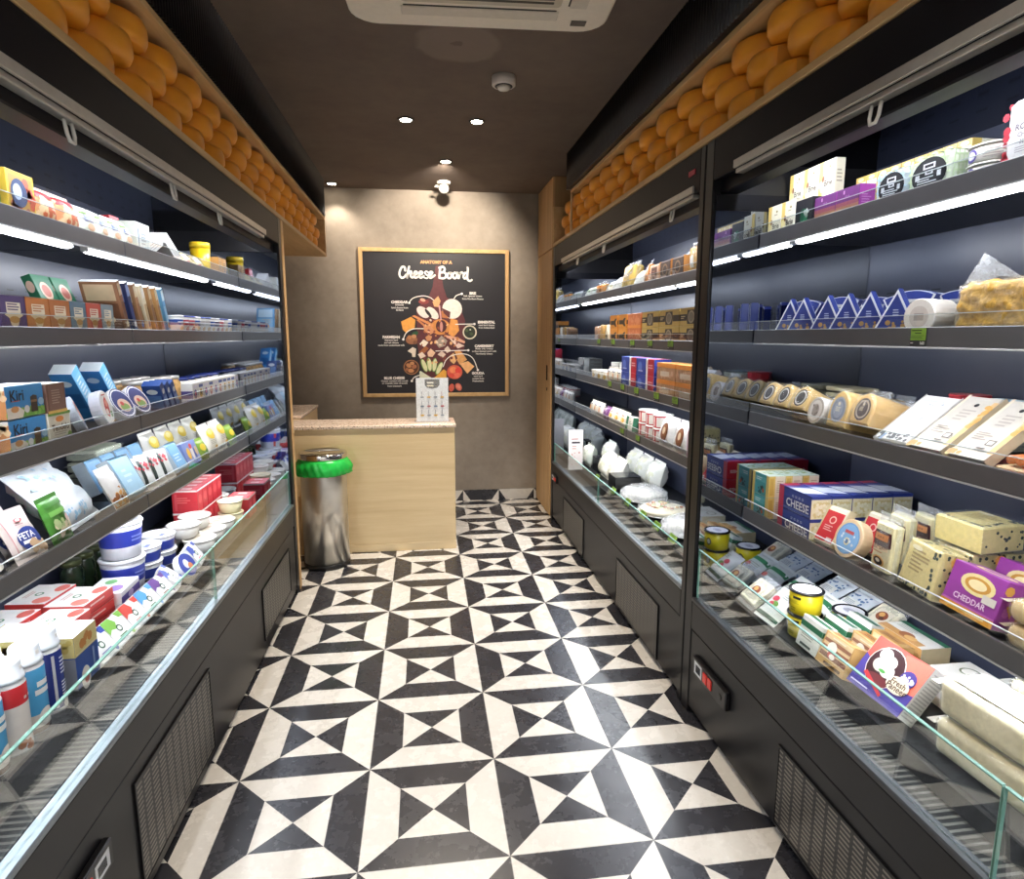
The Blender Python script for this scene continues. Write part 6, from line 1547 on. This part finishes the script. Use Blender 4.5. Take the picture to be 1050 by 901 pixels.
lbs = [lean_box('white carton with blue splash tilted on the glass', '3a4fa4', '7d86b4'), lean_box('white carton with green splash tilted on the glass', '7ab050'), lean_box('white carton with red splash tilted on the glass', 'cc5048', 'b98a84'), lean_box('white carton with sky blue splash tilted on the glass', '5a9cdc'), lean_box('white carton with purple and brown marks tilted on glass', '6a4a8c', '8a5a3c')]
y = .236
for p_ in lbs: run('LD', y, p_, lean=38, v=.0, yaw=-2); y += .116
run('LD', .82, lbs[0].alias('tilted white carton with blue round mark'), lean=52, yaw=14, v=.0)
btub = tub('large_blue_tub', 'tub', 'large white tub with royal blue band', .066, .078, .13, 'e2e4ea', 'eceef2', bands=[(.38, .86, '2c3a9c')], items=[('r', .72, .6, .8, .86, 'd04a4a'), ('r', .74, .1, .82, .4, 'd9604a'), ('l', .3, .5, .66, .72, 2, '7d8ad0')], lid_h=.014)
run('LD', .50, btub, 1, 1, 1, v=.24, z=.0, yaw=0) if False else run('LD', .80, btub, 1, 1, 2, v=.14)
ft = tub('oval_blue_tub', 'tub', 'low white tub with blue and red label', .060, .068, .06, 'e4e6ec', 'e9ebf0', bands=[(.1, .75, '34449c')], items=[('r', .6, .3, .75, .75, 'cc4a48')], lid_items=[('e', .5, .5, .3, .2, 'c4cae0'), ('r', .2, .2, .5, .35, '6a78b8')])
run('LD', .968, ft, 2, 1, 2, v=.14, gap=.008); run('LD', .79, ft.alias('front low tub lying on its side by the glass'), 1, v=.0, lean=70, yaw=20) if False else None
lid_disk = roundbox('round_cheese_box', 'cheese box', 'round blue-lidded box leaning on the glass', .052, .03, 'e6e6ea', '3a4a9c', [('e', .5, .5, .42, .42, '3c4aa0'), ('e', .45, .55, .16, .2, 'd9dcf0'), ('e', .62, .4, .14, .14, 'd98a5c')])
run('LD', .945, lid_disk, lean=30, v=.0, yaw=-10)
wtub = tub('round_white_tub', 'tub', 'round white foil-lidded tub', .056, .071, .055, 'e0dfd8', 'e6e4dc', lid_items=[('e', .5, .5, .4, .3, 'cfcac0'), ('b', .2, .3, .8, .7, 6, .007, 'a9a090')])
run('LD', 1.275, wtub, 3, 2, 1, v=.02, gap=.0008, dgap=.008, skip=lambda i, j, k: i == 2 and j == 1); run('LD', 1.285, wtub.alias('upper round white tub stacked on others'), 2, 1, 1, v=.09, z=.0655, gap=.0)
sbl = tub('pale_blue_tub', 'tub', 'pale blue round tub with white lid', .05, .056, .075, '8fbcdc', 'e9eef2', items=[('r', .3, .2, .7, .7, '5f9ccc')])
run('LD', 1.07, lean_box('small white carton with blue and red marks', '3a4fa4', 'c8505a'), lean=36, yaw=8, v=.0); run('LD', .66, sbl, 1, v=.33)
redc2 = carton('red_tea_carton', 'cheese carton', 'red carton with white top edge', .075, .12, .115, 'c2303a', {'F': [('e', .5, .55, .3, .2, 'd95a5a'), ('r', 0, .92, 1, 1, 'e6dcd8')], 'S': [('r', .0, .92, 1, 1, 'e6dcd8'), ('l', .2, .4, .8, .7, 3, 'd9706c'), ('r', .1, .1, .2, .85, 'd4525a')], 'T': [('r', .1, .1, .9, .9, 'd4646a'), ('r', .3, .3, .7, .7, 'e6d0cc')]})
run('LD', 1.588, redc2, 5, 1, 2, v=.172, gap=.0005); run('LD', 1.862, redc2.alias('front-row red carton with white top edge'), 2, 1, 1, v=.005, gap=.003, yaw=0)
ctub = tub('cream_tub', 'tub', 'cream-yellow round tub', .05, .062, .055, 'ddd6ac', 'e6e0c0')
run('LD', 1.728, ctub, 1, 1, 2, v=.015)
stb = tub('stacked_white_tub', 'tub', 'tall white tub by the mirrored end', .055, .066, .09, 'dcdcd4', 'e6e6e0', lid_items=[('e', .5, .5, .4, .4, 'd2d0c8')])
run('LD', 1.974, stb, 1, 1, 1, v=.16); run('LD', 1.945, btub.alias('royal blue banded tub by the mirrored end'), 1, v=.295, z=0)
olv = jar('olive_jar', 'jar', 'dark green glass jar', .04, .15, '23301f', '4a5030', None)
run('LD', .80, olv, 4, v=.345, gap=.008)

# ------------------------------------------------------------------ camera, world, view
cam = bpy.data.cameras.new('camera'); co_ = bpy.data.objects.new('camera', cam); COL.objects.link(co_)
cam.sensor_fit = 'HORIZONTAL'; cam.sensor_width = 36.0
cam.lens = 36.0*652.33/1050.0
cam.clip_start = .01; cam.clip_end = 50
yaw_, pit_, rol_ = .137696, .161699, .001546
cy_, sy_, cp_, sp_ = math.cos(yaw_), math.sin(yaw_), math.cos(pit_), math.sin(pit_)
F_ = Vector((sy_*cp_, cy_*cp_, -sp_)); R_ = Vector((cy_, -sy_, 0)); U_ = R_.cross(F_)
r_ = R_*math.cos(rol_)+U_*math.sin(rol_); u_ = U_*math.cos(rol_)-R_*math.sin(rol_)
M_ = Matrix((r_, u_, -F_)).transposed().to_4x4(); M_.translation = Vector((.6712, -1.6745, 1.5468))
co_.matrix_world = M_
scene.camera = co_
wd_ = bpy.data.worlds.new('world'); scene.world = wd_; wd_.use_nodes = True
bg_ = wd_.node_tree.nodes['Background']; bg_.inputs[0].default_value = (1, .97, .93, 1); bg_.inputs[1].default_value = 1.1
scene.view_settings.view_transform = 'Standard'; scene.view_settings.look = 'None'
scene.view_settings.exposure = 0.0; scene.view_settings.gamma = 1.0
scene.view_settings.use_curve_mapping = False
scene.cycles.use_denoising = True
scene.cycles.max_bounces = 8; scene.cycles.diffuse_bounces = 3; scene.cycles.glossy_bounces = 4
scene.cycles.transparent_max_bounces = 24; scene.cycles.transmission_bounces = 4
scene.cycles.sample_clamp_indirect = 6.0
scene.cycles.use_light_tree = True
print('products placed:', COUNT[0])
